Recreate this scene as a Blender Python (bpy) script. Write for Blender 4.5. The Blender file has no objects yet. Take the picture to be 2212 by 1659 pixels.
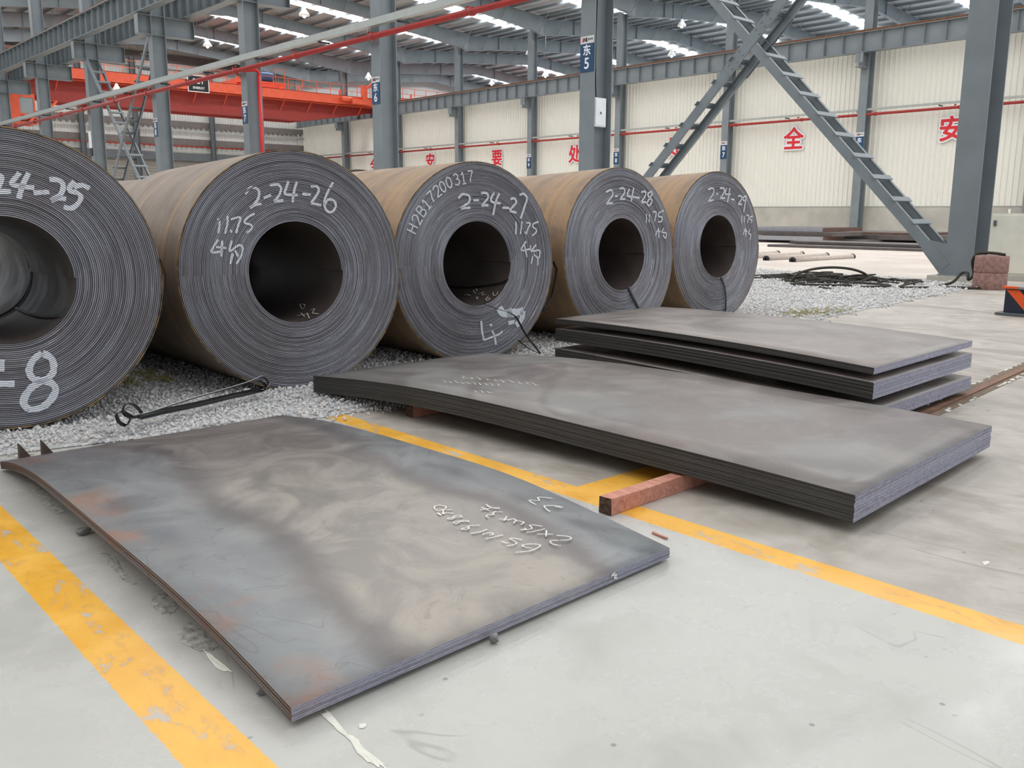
import bpy, bmesh, math, random
import numpy as np
from mathutils import Vector, Matrix

# ------------------------------------------------------------------ camera, sky, exposure
random.seed(7)
rng = np.random.default_rng(7)
scene = bpy.context.scene
C = scene.collection
FPX, CX, CY, CAMH = 1931.24, 1106.0, 829.5, 1.38
c_r = np.array([0.74096743, -0.67152919, 0.00397703])
c_u = np.array([0.12345444, 0.14203656, 0.98213269])
c_f = np.array([0.66009565, 0.72723735, -0.18814772])
c_o = np.array([0, 0, CAMH])
cam = bpy.data.cameras.new('camera'); cam_o = bpy.data.objects.new('camera', cam); C.objects.link(cam_o)
cam.sensor_width = 36; cam.lens = FPX / 2212 * 36; cam.clip_end = 400; cam.clip_start = .05
cam_o.matrix_world = Matrix([[c_r[i], c_u[i], -c_f[i], c_o[i]] for i in range(3)] + [[0, 0, 0, 1]])
scene.camera = cam_o
scene.view_settings.view_transform = 'Standard'; scene.view_settings.look = 'None'
scene.view_settings.exposure = 0.0; scene.view_settings.gamma = 1; scene.view_settings.use_curve_mapping = False
scene.cycles.use_denoising = True
scene.cycles.max_bounces = 8; scene.cycles.diffuse_bounces = 5
SKY, SKYLIGHT, SKYLIGHT_NEAR = .92, 12.5, 4.1
world = bpy.data.worlds.new('overcast_sky'); scene.world = world; world.use_nodes = True
bg = world.node_tree.nodes['Background']; bg.inputs[0].default_value = (.86, .92, 1.0, 1); bg.inputs[1].default_value = SKY

# ------------------------------------------------------------------ helpers: points from the picture
def ray(x, y): return c_f * FPX + c_r * (x - CX) - c_u * (y - CY)
def at_z(x, y, z=0.0): d = ray(x, y); return c_o + d * ((z - CAMH) / d[2])
def at_x(x, y, X): d = ray(x, y); return c_o + d * (X / d[0])
def at_y(x, y, Y): d = ray(x, y); return c_o + d * (Y / d[1])
def at_plane(x, y, p, n): d = ray(x, y); p = np.array(p, float); n = np.array(n, float); return c_o + d * (((p - c_o) @ n) / (d @ n))

# ------------------------------------------------------------------ helpers: materials
def lin(c):
    f = lambda v: v / 12.92 if v <= .04045 else ((v + .055) / 1.055) ** 2.4
    return tuple(f(v / 255) for v in c) + (1,)
class Mat:
    def __init__(s, name, rough=.5, metal=0.0, spec=.5):
        s.m = bpy.data.materials.new(name); s.m.use_nodes = True; s.t = s.m.node_tree
        s.b = s.t.nodes['Principled BSDF']; s.out = s.t.nodes['Material Output']
        s.b.inputs['Roughness'].default_value = rough; s.b.inputs['Metallic'].default_value = metal
        s.b.inputs['Specular IOR Level'].default_value = spec
        s._pos = None
    def n(s, typ, ins=None, **pr):
        nd = s.t.nodes.new(typ)
        for k, v in pr.items(): setattr(nd, k, v)
        for k, v in (ins or {}).items(): s.set(nd.inputs[k], v)
        return nd
    def set(s, sock, v):
        if isinstance(v, bpy.types.NodeSocket): s.t.links.new(v, sock)
        else: sock.default_value = v
    def pos(s):
        if s._pos is None: s._pos = s.n('ShaderNodeTexCoord').outputs['Object']
        return s._pos
    def xyz(s):
        q = s.n('ShaderNodeSeparateXYZ', {0: s.pos()}); return q.outputs[0], q.outputs[1], q.outputs[2]
    def vec(s, scale=(1, 1, 1), src=None):
        return s.n('ShaderNodeVectorMath', {0: src or s.pos(), 1: scale}, operation='MULTIPLY').outputs[0]
    def noise(s, scale, vec=None, detail=4, rough=.55, dist=0.0):
        return s.n('ShaderNodeTexNoise', {'Vector': vec or s.pos(), 'Scale': scale, 'Detail': detail, 'Roughness': rough, 'Distortion': dist}).outputs['Fac']
    def math(s, op, a, b=0.0, c=0.0):
        nd = s.n('ShaderNodeMath', operation=op); s.set(nd.inputs[0], a); s.set(nd.inputs[1], b)
        if op in ('MULTIPLY_ADD', 'SMOOTH_MIN', 'COMPARE'): s.set(nd.inputs[2], c)
        return nd.outputs[0]
    def step(s, v, a, b, lo=0.0, hi=1.0):
        return s.n('ShaderNodeMapRange', {'Value': v, 'From Min': a, 'From Max': b, 'To Min': lo, 'To Max': hi}, interpolation_type='SMOOTHSTEP').outputs[0]
    def mix(s, f, a, b, blend='MIX'):
        nd = s.n('ShaderNodeMix', data_type='RGBA', blend_type=blend)
        s.set(nd.inputs[0], f); s.set(nd.inputs[6], a); s.set(nd.inputs[7], b); return nd.outputs[2]
    def col(s, v): s.set(s.b.inputs['Base Color'], v)
    def rough(s, v): s.set(s.b.inputs['Roughness'], v)
    def bump(s, h, strength=.3, dist=.01):
        s.set(s.b.inputs['Normal'], s.n('ShaderNodeBump', {'Height': h, 'Strength': strength, 'Distance': dist}).outputs[0])
def simple(name, rgb, rough=.5, metal=0.0, var=.12, scale=6.0, bump=0.0, bscale=60.0):
    m = Mat(name, rough, metal); c = lin(rgb)
    nz = m.noise(scale); k = m.step(nz, .3, .7)
    m.col(m.mix(k, tuple(v * (1 - var) for v in c[:3]) + (1,), tuple(min(1, v * (1 + var)) for v in c[:3]) + (1,)))
    m.rough(m.step(nz, .2, .8, max(.05, rough - .07), min(1, rough + .07)))
    if bump: m.bump(m.noise(bscale), bump, .004)
    return m.m

# ------------------------------------------------------------------ helpers: meshes
class MB:
    def __init__(s): s.v = []; s.f = []; s.mi = []; s.sm = []
    def add(s, verts, faces, mi=0, smooth=False):
        b = len(s.v); s.v += [tuple(map(float, q)) for q in verts]
        for f in faces: s.f.append(tuple(b + i for i in f)); s.mi.append(mi); s.sm.append(smooth)
    def box(s, c, d, R=None, mi=0):
        c = np.array(c, float); h = np.array(d, float) / 2
        P = [np.array([sx, sy, sz]) * h for sz in (-1, 1) for sy in (-1, 1) for sx in (-1, 1)]
        if R is not None: P = [R @ p for p in P]
        s.add([c + p for p in P], [(0, 2, 3, 1), (4, 5, 7, 6), (0, 1, 5, 4), (2, 6, 7, 3), (0, 4, 6, 2), (1, 3, 7, 5)], mi)
    def bar(s, p0, p1, w, h, side=(0, 0, 1), mi=0):
        # a straight bar of section w (along side x axis) by h (along side)
        p0 = np.array(p0, float); p1 = np.array(p1, float); a = p1 - p0; L = np.linalg.norm(a); a /= L
        u = np.array(side, float); u -= a * (u @ a); u /= np.linalg.norm(u); t = np.cross(u, a)
        s.box((p0 + p1) / 2, (w, L, h), np.column_stack([t, a, u]), mi)
    def tube(s, pts, r, n=10, mi=0, cap=True):
        pts = [np.array(p, float) for p in pts]; rr = r if hasattr(r, '__len__') else [r] * len(pts)
        V = []; F = []; prev = None
        for i, p in enumerate(pts):
            a = pts[min(i + 1, len(pts) - 1)] - pts[max(i - 1, 0)]; a /= np.linalg.norm(a) + 1e-12
            if prev is None: u = np.cross(a, (0, 0, 1.0)); u = u if np.linalg.norm(u) > 1e-3 else np.array([1.0, 0, 0])
            else: u = prev - a * (prev @ a)
            u /= np.linalg.norm(u); prev = u; w = np.cross(a, u)
            for k in range(n): t = 2 * math.pi * k / n; V.append(p + rr[i] * (u * math.cos(t) + w * math.sin(t)))
        for i in range(len(pts) - 1):
            for k in range(n): F.append((i * n + k, i * n + (k + 1) % n, (i + 1) * n + (k + 1) % n, (i + 1) * n + k))
        if cap: F += [tuple(range(n - 1, -1, -1)), tuple((len(pts) - 1) * n + k for k in range(n))]
        s.add(V, F, mi, True)
    def lathe(s, prof, c=(0, 0, 0), n=24, mi=0, R=None, smooth=True):
        V = []; F = []; c = np.array(c, float); m = len(prof)
        for r, z in prof:
            for k in range(n):
                t = 2 * math.pi * k / n; p = np.array([r * math.cos(t), r * math.sin(t), z])
                V.append(c + (R @ p if R is not None else p))
        for i in range(m - 1):
            for k in range(n): F.append((i * n + k, i * n + (k + 1) % n, (i + 1) * n + (k + 1) % n, (i + 1) * n + k))
        s.add(V, F, mi, smooth)
    def ribbon(s, pts, w, side, mi=0, thick=0.0, nrm=None):
        # flat strip: side = unit vector(s) across the strip
        pts = [np.array(p, float) for p in pts]; n = len(pts); V = []; F = []
        sd = [np.array(side, float)] * n if np.ndim(side) == 1 else [np.array(q, float) for q in side]
        for p, q in zip(pts, sd): V += [p - q * w / 2, p + q * w / 2]
        for i in range(n - 1): F.append((2 * i, 2 * i + 1, 2 * i + 3, 2 * i + 2))
        if thick:
            nn = []
            for i in range(n):
                a = pts[min(i + 1, n - 1)] - pts[max(i - 1, 0)]; k = np.cross(a, sd[i]); nn.append(k / (np.linalg.norm(k) + 1e-12))
            b = len(V)
            for p, q, k in zip(pts, sd, nn): V += [p - q * w / 2 + k * thick, p + q * w / 2 + k * thick]
            for i in range(n - 1):
                F.append((b + 2 * i + 2, b + 2 * i + 3, b + 2 * i + 1, b + 2 * i))
                F.append((2 * i, 2 * i + 2, b + 2 * i + 2, b + 2 * i)); F.append((2 * i + 3, 2 * i + 1, b + 2 * i + 1, b + 2 * i + 3))
            F.append((0, b, b + 1, 1)); F.append((2 * n - 2, 2 * n - 1, b + 2 * n - 1, b + 2 * n - 2))
        s.add(V, F, mi, True)
    def stroke(s, pts, nrm, w, mi=0, jit=0.0):
        # painted line of width w lying in the surface with normal nrm
        pts = smooth_line(pts, 4); nrm = np.array(nrm, float); sd = []; n = len(pts)
        for i in range(n):
            a = pts[min(i + 1, n - 1)] - pts[max(i - 1, 0)]; k = np.cross(a, nrm); k /= np.linalg.norm(k) + 1e-12
            sd.append(k * (1 + jit * random.uniform(-1, 1)))
        s.ribbon(pts, w, sd, mi)
    def isect(s, p0, p1, depth, width, tf, tw, up=(0, 0, 1), mi=0):
        # rolled I section between two points; depth along up, width across
        p0 = np.array(p0, float); p1 = np.array(p1, float); up = np.array(up, float)
        a = (p1 - p0) / np.linalg.norm(p1 - p0); u = up - a * (up @ a); u /= np.linalg.norm(u)
        for sg in (-1, 1): s.bar(p0 + u * sg * (depth - tf) / 2, p1 + u * sg * (depth - tf) / 2, width, tf, u, mi)
        s.bar(p0, p1, tw, depth - 2 * tf, u, mi)
    def build(s, name, mats, parent=None, loc=(0, 0, 0)):
        me = bpy.data.meshes.new(name); L = np.array(loc, float)
        me.from_pydata([tuple(np.array(q) - L) for q in s.v], [], s.f)
        for m in (mats if isinstance(mats, (list, tuple)) else [mats]): me.materials.append(m)
        me.polygons.foreach_set('material_index', s.mi); me.polygons.foreach_set('use_smooth', s.sm)
        me.validate(); me.update()
        o = bpy.data.objects.new(name, me); C.objects.link(o); o.location = loc
        if parent is not None: attach(o, parent)
        return o
def smooth_line(pts, k=4):
    P = [np.array(p, float) for p in pts]
    if len(P) < 3: return [P[0] + (P[-1] - P[0]) * i / k for i in range(k + 1)]
    out = []
    for i in range(len(P) - 1):
        a, b, c, d = P[max(i - 1, 0)], P[i], P[i + 1], P[min(i + 2, len(P) - 1)]
        for j in range(k):
            t = j / k; out.append(.5 * (2 * b + (c - a) * t + (2 * a - 5 * b + 4 * c - d) * t * t + (3 * b - a - 3 * c + d) * t ** 3))
    out.append(P[-1]); return out
def wmat(o):
    m = o.matrix_basis.copy()
    while o.parent is not None: o = o.parent; m = o.matrix_basis @ m
    return m
def attach(o, parent):
    # keep the world placement, leave a clean parent-space transform
    m = wmat(parent).inverted() @ o.matrix_basis; o.parent = parent; o.matrix_basis = m; return o
def attach_local(o, parent): o.parent = parent; return o
def tag(o, label=None, cat=None, group=None, kind=None):
    if label: o['label'] = label
    if cat: o['category'] = cat
    if group: o['group'] = group
    if kind: o['kind'] = kind
    return o
def thing(name, label, cat, loc=(0, 0, 0), group=None, kind='thing'):
    o = bpy.data.objects.new(name, None); C.objects.link(o); o.location = loc; o.empty_display_size = .2
    return tag(o, label, cat, group, kind)
def copy_tree(o, delta=None, parent=None):
    c = o.copy(); C.objects.link(c)
    if parent is not None: c.parent = parent
    if delta is not None: c.location = Vector(o.location) + Vector(delta)
    for ch in [q for q in bpy.data.objects if q.parent == o]: copy_tree(ch, None, c)
    return c
def text(name, s, height, mat, M3, loc, extrude=.004, offset=0.0, parent=None, shear=0.0):
    cu = bpy.data.curves.new(name, 'FONT'); cu.body = s; cu.size = height; cu.align_x = 'CENTER'; cu.align_y = 'CENTER'
    cu.extrude = extrude; cu.offset = offset; cu.shear = shear; cu.materials.append(mat)
    o = bpy.data.objects.new(name, cu); C.objects.link(o)
    m = np.column_stack(M3); o.matrix_basis = Matrix([[*m[i], loc[i]] for i in range(3)] + [[0, 0, 0, 1]])
    bpy.context.view_layer.update(); me = bpy.data.meshes.new_from_object(o.evaluated_get(bpy.context.evaluated_depsgraph_get())); me.name = name
    mo = o.matrix_basis.copy(); bpy.data.objects.remove(o); o = bpy.data.objects.new(name, me); C.objects.link(o); o.matrix_basis = mo
    if parent is not None: attach(o, parent)
    return o

# ------------------------------------------------------------------ materials
STEELGREY = simple('grey_steel_paint', (122, 130, 134), .45, 0, .07, 1.5, .05, 80)
STEELDARK = simple('dark_grey_steel_paint', (92, 98, 102), .5, 0, .08, 1.5)
GALV = simple('galvanised_tray', (168, 172, 168), .4, .3, .06, 3)
REDPIPE = simple('red_pipe_paint', (158, 40, 34), .4, 0, .1, 3)
GIRDER = simple('shaded_girder_red', (148, 50, 42), .5, 0, .08, 2)  # deeper red, with the shade under the walkway put into the colour
CRANE = simple('orange_crane_paint', (230, 96, 64), .45, 0, .06, 2)
WHITE = simple('white_enamel', (236, 238, 240), .4, 0, .03, 4)
CREAM = simple('cream_enamel', (238, 236, 222), .4, 0, .03, 4)
BLACK = simple('black_paint', (26, 26, 28), .5, 0, .1, 8)
STRAP = simple('black_steel_strap', (50, 50, 50), .38, .6, .15, 12)
STRAPEDGE = simple('bright_strap_edge', (190, 192, 192), .35, .8, .1, 12)
BLUE = simple('sign_blue', (22, 64, 102), .4, 0, .04, 6)
REDSIGN = simple('sign_red', (214, 34, 48), .5, 0, .03, 6)
RUSTRAIL = simple('rusty_rail', (128, 92, 70), .6, .3, .25, 8)
ROPE = simple('oily_wire_rope', (58, 54, 46), .7, .1, .25, 40, .3, 120)
DRUM = simple('red_clay_pipe', (152, 118, 110), .8, 0, .25, 14, .3, 60)
LAMPW = simple('lamp_shade_white', (240, 240, 236), .35, 0, .02, 5)
LOUVRE_SHADE = simple('dark_louvre_and_shadow', (104, 98, 94), .6, 0, .1, 2)
STONE = simple('grey_rubble_stone', (128, 128, 126), .85, 0, .25, 30, .4, 80)
RUSTY = simple('rusty_dark_steel', (84, 68, 58), .7, .2, .25, 14)
FARSTEEL = simple('far_plate_steel', (98, 92, 90), .5, .3, .15, 3)
FARLIGHT = simple('far_plate_cut_edge', (160, 162, 168), .5, .3, .08, 6)
FARBROWN = simple('far_plate_brown_edge', (112, 86, 74), .6, .2, .15, 4)
CEMENT = simple('plinth_cement', (186, 182, 172), .85, 0, .1, 5, .3, 40)
ROLLER = simple('dusty_roller', (196, 182, 170), .7, 0, .1, 8)
HAZARD = simple('hazard_orange', (235, 92, 38), .45, 0, .06, 6)
NAVY = simple('hazard_navy', (34, 40, 58), .4, 0, .08, 6)
DECK = simple('cart_deck', (148, 146, 138), .55, .2, .12, 6)
MOTOR = simple('blue_motor', (46, 84, 122), .45, 0, .1, 8)
GLASS = simple('cab_glass', (150, 160, 162), .08, 0, .03, 4)
PLANT = simple('dry_yellow_weed', (158, 150, 92), .8, 0, .2, 20)

def m_timber():
    m = Mat('pink_primed_timber', .75); g = m.noise(3, m.vec((18, 2.2, 18)), 5, .6, .6)
    c = m.mix(m.step(g, .35, .65), lin((186, 124, 104)), lin((210, 150, 130)))
    d = m.step(m.noise(14, None, 3), .64, .74); m.col(m.mix(m.math('MULTIPLY', d, .35), c, lin((108, 70, 58)))); m.bump(g, .4, .01); return m.m
TIMBER = m_timber()
TIMBEREND = simple('dark_timber_end', (84, 62, 48), .85, 0, .3, 30, .5, 40)

def m_floor():
    m = Mat('concrete_floor', .35); x, y, z = m.xyz()
    big = m.noise(.55, None, 5, .6); mid = m.noise(3.2, None, 5, .62, .4); fine = m.noise(38, None, 4, .6)
    front = m.mix(m.step(mid, .2, .8), lin((182, 180, 173)), lin((196, 194, 187)))
    raw = m.mix(m.step(mid, .3, .7), lin((166, 158, 148)), lin((192, 185, 175)))
    raw = m.mix(m.math('MULTIPLY', m.step(m.noise(1.3, m.vec((1, .4, 1)), 6, .65, .8), .5, .66), .7), raw, lin((148, 138, 126)))
    far = m.mix(m.step(big, .35, .65), lin((196, 182, 170)), lin((210, 200, 188)))
    edge = m.math('ADD', x, m.math('MULTIPLY', m.math('SUBTRACT', mid, .5), .12))
    c = m.mix(m.step(edge, 3.08, 3.2), front, raw); c = m.mix(m.step(x, 19.6, 20.2), c, far)
    # oily scuffs and specks
    sc = m.step(m.noise(5, m.vec((1, 3.2, 1)), 7, .72, 1.2), .62, .74); c = m.mix(m.math('MULTIPLY', sc, m.step(x, 3.0, 3.3, .06, .40)), c, lin((112, 108, 102)))
    sp = m.step(m.n('ShaderNodeTexVoronoi', {'Vector': m.pos(), 'Scale': 3.1, 'Randomness': 1.0}).outputs['Distance'], .05, .025)
    sp = m.math('MULTIPLY', sp, m.step(m.noise(1.7), .5, .56)); c = m.mix(m.math('MULTIPLY', sp, .7), c, lin((96, 94, 88)))
    sc2 = m.math('MULTIPLY', m.step(m.noise(13, m.vec((2.6, 1, 1)), 7, .75, .8), .6, .72), m.step(m.noise(.9, None, 3), .46, .6)); c = m.mix(m.math('MULTIPLY', sc2, .13), c, lin((126, 120, 112)))
    sp2 = m.math('MULTIPLY', m.step(m.n('ShaderNodeTexVoronoi', {'Vector': m.pos(), 'Scale': 8.5, 'Randomness': 1.0}).outputs['Distance'], .09, .05), m.step(m.noise(2.3), .56, .6)); c = m.mix(m.math('MULTIPLY', sp2, .6), c, lin((104, 100, 94)))
    scr = m.math('ABSOLUTE', m.math('SUBTRACT', m.noise(1.1, m.vec((1, .35, 1)), 3, .5, .6), .5)); scr = m.math('MULTIPLY', m.step(scr, .004, .0), m.step(m.noise(3.1, None, 2), .5, .6)); c = m.mix(m.math('MULTIPLY', scr, .4), c, lin((120, 116, 110)))
    # yellow painted lanes, worn through in places
    wear = m.noise(7, m.vec((1.6, .7, 1)), 7, .7, .5); wear2 = m.noise(2.2, m.vec((1, .6, 1)), 3)
    keep = m.math('SUBTRACT', 1.0, m.math('MULTIPLY', m.step(m.math('ADD', wear, m.math('MULTIPLY', wear2, .35)), .76, .83), .9))
    wob = m.math('MULTIPLY', m.math('SUBTRACT', m.noise(30, None, 2), .5), .012)
    xw = m.math('ADD', x, wob); yw = m.math('ADD', y, wob)
    def band(v, a, b): return m.math('MULTIPLY', m.step(v, a - .002, a + .002), m.step(v, b + .002, b - .002))
    l1 = m.math('MULTIPLY', band(xw, .757, .935), m.step(yw, 8.2, 8.19)); l2 = m.math('MULTIPLY', band(xw, 3.06, 3.212), m.step(yw, 5.32, 5.31))
    l3 = m.math('MULTIPLY', band(yw, 2.86, 3.04), band(xw, 3.2, 5.2))
    ln = m.math('MULTIPLY', m.math('MAXIMUM', m.math('MAXIMUM', l1, l2), l3), keep)
    yel = m.mix(m.step(mid, .35, .7), lin((238, 176, 62)), lin((246, 190, 80)))
    yel = m.mix(m.math('MULTIPLY', m.step(wear, .5, .68), .55), yel, lin((196, 142, 76)))
    c = m.mix(ln, c, yel)
    m.col(c); m.rough(m.math('ADD', m.step(mid, .25, .75, .17, .36), m.step(x, 3.0, 3.4, 0, .28)))
    m.b.inputs['Specular IOR Level'].default_value = .5
    m.bump(fine, .12, .004); return m.m
FLOOR = m_floor()

def m_gravel():
    m = Mat('crushed_stone', .85); r = m.n('ShaderNodeNewGeometry').outputs['Random Per Island']
    rp = m.n('ShaderNodeValToRGB', {0: r}); cr = rp.color_ramp
    cr.elements[0].color = lin((184, 184, 186)); cr.elements[1].color = lin((244, 242, 238))
    e = cr.elements.new(.5); e.color = lin((222, 221, 219)); e = cr.elements.new(.9); e.color = lin((228, 218, 208))
    n = m.noise(70, None, 4); m.col(m.mix(m.step(n, .3, .7), rp.outputs[0], m.mix(.5, rp.outputs[0], lin((196, 196, 198)))))
    m.bump(n, .4, .006); return m.m
GRAVEL = m_gravel()
GRAVELBED = simple('gravel_bed', (190, 190, 188), .95, 0, .3, 45, .8, 60)

def m_sheet(name, a, b, dark, pale, seed, tint):
    # hot rolled mill scale: brown grey against blue grey, clouded bands and pale scuffs
    m = Mat(name, .4, .35); off = m.n('ShaderNodeVectorMath', {0: m.pos(), 1: (seed, seed * 1.7, 0)}, operation='ADD').outputs[0]
    big = m.noise(.62, off, 3, .5, 1.0); mid = m.noise(2.1, off, 5, .62, 1.4); fn = m.noise(26, m.vec((1, 3, 1), off), 4, .6)
    c = m.mix(m.step(big, .4, .6), lin(a), lin(b))
    ridge = m.math('ABSOLUTE', m.math('SUBTRACT', m.noise(.55, off, 3, .45, .6), .5))
    c = m.mix(m.math('MULTIPLY', m.step(ridge, .055, .0), .62), c, lin(dark))
    c = m.mix(m.math('MULTIPLY', m.step(mid, .52, .7), .5), c, lin(pale))
    c = m.mix(m.math('MULTIPLY', m.step(m.noise(4.5, off, 7, .7, 2.2), .6, .72), .35), c, lin(dark))
    sc = m.math('MULTIPLY', m.step(m.noise(9, m.vec((1, 1.7, 1), off), 6, .7, 2.5), .58, .7), m.step(m.noise(1.1, off, 2), .45, .6))
    c = m.mix(m.math('MULTIPLY', sc, .42), c, lin((158, 154, 150)))
    ru = m.math('MULTIPLY', m.step(m.noise(1.8, off, 4, .6, .5), .6, .72), tint); c = m.mix(ru, c, lin((150, 104, 84)))
    m.col(c); m.rough(m.step(mid, .25, .75, .33, .5)); m.bump(fn, .06, .003); return m.m
def m_sheet_front():
    # mill scale with a warm pale middle between two dark heat bands and blue-grey margins
    m = Mat('mill_scale_front', .4, .35); x, y, z = m.xyz(); off = m.pos()
    u = m.math('DIVIDE', m.math('ADD', x, .86), 1.71); v = m.math('DIVIDE', m.math('ADD', y, 1.62), 3.25)
    mid = m.noise(2.1, off, 5, .62, 1.4); big = m.noise(.8, off, 3, .5, .8); fn = m.noise(26, m.vec((1, 3, 1), off), 4, .6); wv = m.math('MULTIPLY', m.math('SUBTRACT', m.noise(3.2, off, 4, .6), .5), .11)
    def curve(pts):
        rp = m.n('ShaderNodeValToRGB', {0: v}); cr = rp.color_ramp; cr.interpolation = 'B_SPLINE'
        for i, (p, c) in enumerate(pts):
            e = cr.elements[i] if i < 2 else cr.elements.new(p); e.position = p; e.color = (c, c, c, 1)
        return m.math('ADD', rp.outputs[0], wv)
    L = curve([(0.0, .215), (1.0, .30), (.11, .215), (.2, .25), (.27, .305), (.4, .29), (.5, .285), (.6, .33), (.75, .39), (.88, .34)]); R = curve([(0.0, .76), (1.0, .99), (.06, .79), (.19, .845), (.27, .815), (.34, .76), (.46, .765), (.63, .89)])
    dl = m.math('SUBTRACT', u, L); dr = m.math('SUBTRACT', R, u); ins = m.math('MINIMUM', dl, dr)
    warm = m.mix(m.step(mid, .35, .65), lin((140, 134, 127)), lin((168, 160, 150))); warm = m.mix(m.step(v, .45, .72), warm, m.mix(m.step(mid, .35, .6), lin((124, 116, 112)), lin((142, 134, 129))))
    blue = m.mix(m.step(mid, .35, .65), lin((127, 129, 131)), lin((143, 145, 145))); blue = m.mix(m.step(v, .6, .95), blue, lin((120, 116, 118)))
    c = m.mix(m.step(ins, -.12, .09), blue, warm)
    dk = m.math('MULTIPLY', m.step(m.math('ABSOLUTE', m.math('ADD', ins, .0)), .075, .0), m.math('MULTIPLY_ADD', big, .9, .12)); c = m.mix(dk, c, lin((92, 84, 84)))
    c = m.mix(m.math('MULTIPLY', m.step(m.noise(4.2, off, 7, .72, 2.4), .56, .7), .38), c, lin((112, 106, 103)))
    con = m.math('ABSOLUTE', m.math('SUBTRACT', m.math('FRACT', m.math('MULTIPLY', m.noise(1.5, off, 3, .5, 1.2), 9.0)), .5)); c = m.mix(m.math('MULTIPLY', m.math('MULTIPLY', m.step(con, .05, .0), m.step(ins, .0, -.06)), .3), c, lin((100, 98, 98)))
    sc = m.math('MULTIPLY', m.math('MULTIPLY', m.step(m.noise(7, m.vec((1, 1.9, 1), off), 6, .7, 3.0), .56, .66), m.step(v, .5, .68)), m.step(m.noise(2.0, off, 2), .42, .58))
    c = m.mix(m.math('MULTIPLY', sc, .5), c, lin((176, 168, 160)))
    ru = m.math('MULTIPLY', m.math('MULTIPLY', m.step(u, .16, .02), m.step(m.noise(2.6, off, 4, .6, .5), .46, .66)), .6); c = m.mix(ru, c, lin((176, 122, 92)))
    m.col(c); m.rough(m.step(mid, .25, .75, .33, .48)); m.bump(fn, .06, .003); return m.m
SHEET_A = m_sheet_front()
SHEET_B = m_sheet('mill_scale_brown_grey', (128, 119, 115), (139, 136, 132), (108, 101, 98), (154, 146, 140), 11.0, .12)
SHEET_C = m_sheet('mill_scale_plain', (144, 135, 130), (150, 143, 138), (124, 116, 112), (160, 152, 147), 23.0, .06)
def m_edge(name, a, b, rough, vs):
    m = Mat(name, rough, .3); rnd = m.n('ShaderNodeObjectInfo').outputs['Random']; sh = m.n('ShaderNodeVectorMath', {0: m.vec(vs), 1: m.n('ShaderNodeCombineXYZ', {0: m.math('MULTIPLY', rnd, 40.0), 1: 0.0, 2: 0.0}).outputs[0]}, operation='ADD').outputs[0]
    n = m.noise(1.0, sh, 4, .7); c = m.mix(m.math('MULTIPLY_ADD', m.step(n, .3, .7), .6, m.math('MULTIPLY', rnd, .4)), lin(a), lin(b)); m.col(c); m.bump(n, .3, .003); return m.m
EDGE_RUST = m_edge('rusty_mill_edge', (60, 43, 31), (108, 77, 55), .75, (30, 3, 260))
EDGE_DARK = m_edge('shaded_mill_edge', (44, 44, 43), (82, 80, 77), .55, (6, 4, 260))  # mill edge, with the shade on the long sides painted in
EDGE_CUT = m_edge('sky_tinted_sheared_edge', (126, 126, 146), (188, 188, 206), .5, (26, 20, 30))  # cut ends, the lilac holding cool sky light from the open end

R_IN, R_OUT, NT = .3815, .9177, 45
PITCH = (R_OUT - R_IN) / NT
def layers(m):
    # running layer number of the wound sheet and the place within one layer
    x, y, z = m.xyz(); r = m.math('SQRT', m.math('ADD', m.math('MULTIPLY', x, x), m.math('MULTIPLY', z, z))); th = m.math('ARCTAN2', z, x)
    q = m.math('SUBTRACT', m.math('DIVIDE', m.math('SUBTRACT', r, R_IN), PITCH), m.math('DIVIDE', th, 2 * math.pi))
    return r, th, m.math('FLOOR', q), m.math('FRACT', q)
def m_coil_edge():
    m = Mat('coil_wound_edge', .42, .5); r, th, ly, ph = layers(m)
    def streak(k, f, det=3, rg=.6): return m.noise(1.0, m.n('ShaderNodeCombineXYZ', {0: m.math('MULTIPLY', ly, k), 1: m.math('MULTIPLY', th, f), 2: m.math('MULTIPLY', ph, .9)}).outputs[0], det, rg)
    s = streak(7.31, .9); s2 = streak(3.77, 2.6, 5, .7); big = m.noise(1.3, None, 3)
    c = m.mix(m.step(s, .3, .7), lin((118, 118, 124)), lin((162, 162, 170)))
    c = m.mix(m.math('MULTIPLY', m.step(big, .4, .65), .55), c, lin((124, 116, 116)))
    burr = m.math('MULTIPLY', m.step(s2, .5, .74), m.math('ADD', m.step(ph, .3, .2), m.step(ph, .68, .78)))
    c = m.mix(m.math('MULTIPLY', burr, .75), c, lin((222, 222, 228)))
    c = m.mix(m.step(r, R_OUT - PITCH * .9, R_OUT - PITCH * .5), c, m.mix(m.step(m.noise(14), .4, .6), lin((96, 90, 84)), lin((146, 122, 86))))
    m.col(c); m.rough(m.step(s, .3, .7, .5, .36)); return m.m
COILEDGE = m_coil_edge()
def m_coil_wrap(name, a, b, c3):
    m = Mat(name, .55, .25); x, y, z = m.xyz(); off = m.pos()
    band = m.noise(1.0, m.n('ShaderNodeCombineXYZ', {0: m.math('MULTIPLY', y, 7.0), 1: m.math('MULTIPLY', x, .5), 2: m.math('MULTIPLY', z, .5)}).outputs[0], 4, .6, .3)
    pat = m.noise(2.2, None, 5, .65, .6)
    c = m.mix(m.step(band, .35, .65), lin(a), lin(b)); c = m.mix(m.math('MULTIPLY', m.step(pat, .46, .66), .7), c, lin(c3))
    wl = m.math('ABSOLUTE', m.math('SUBTRACT', m.noise(1.0, m.n('ShaderNodeCombineXYZ', {0: m.math('MULTIPLY', y, 3.0), 1: 0.0, 2: 0.0}).outputs[0], 1), .5))
    c = m.mix(m.math('MULTIPLY', m.step(wl, .012, .0), .5), c, lin((176, 140, 92)))
    m.col(c); m.rough(m.step(pat, .3, .7, .5, .62)); return m.m
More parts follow.
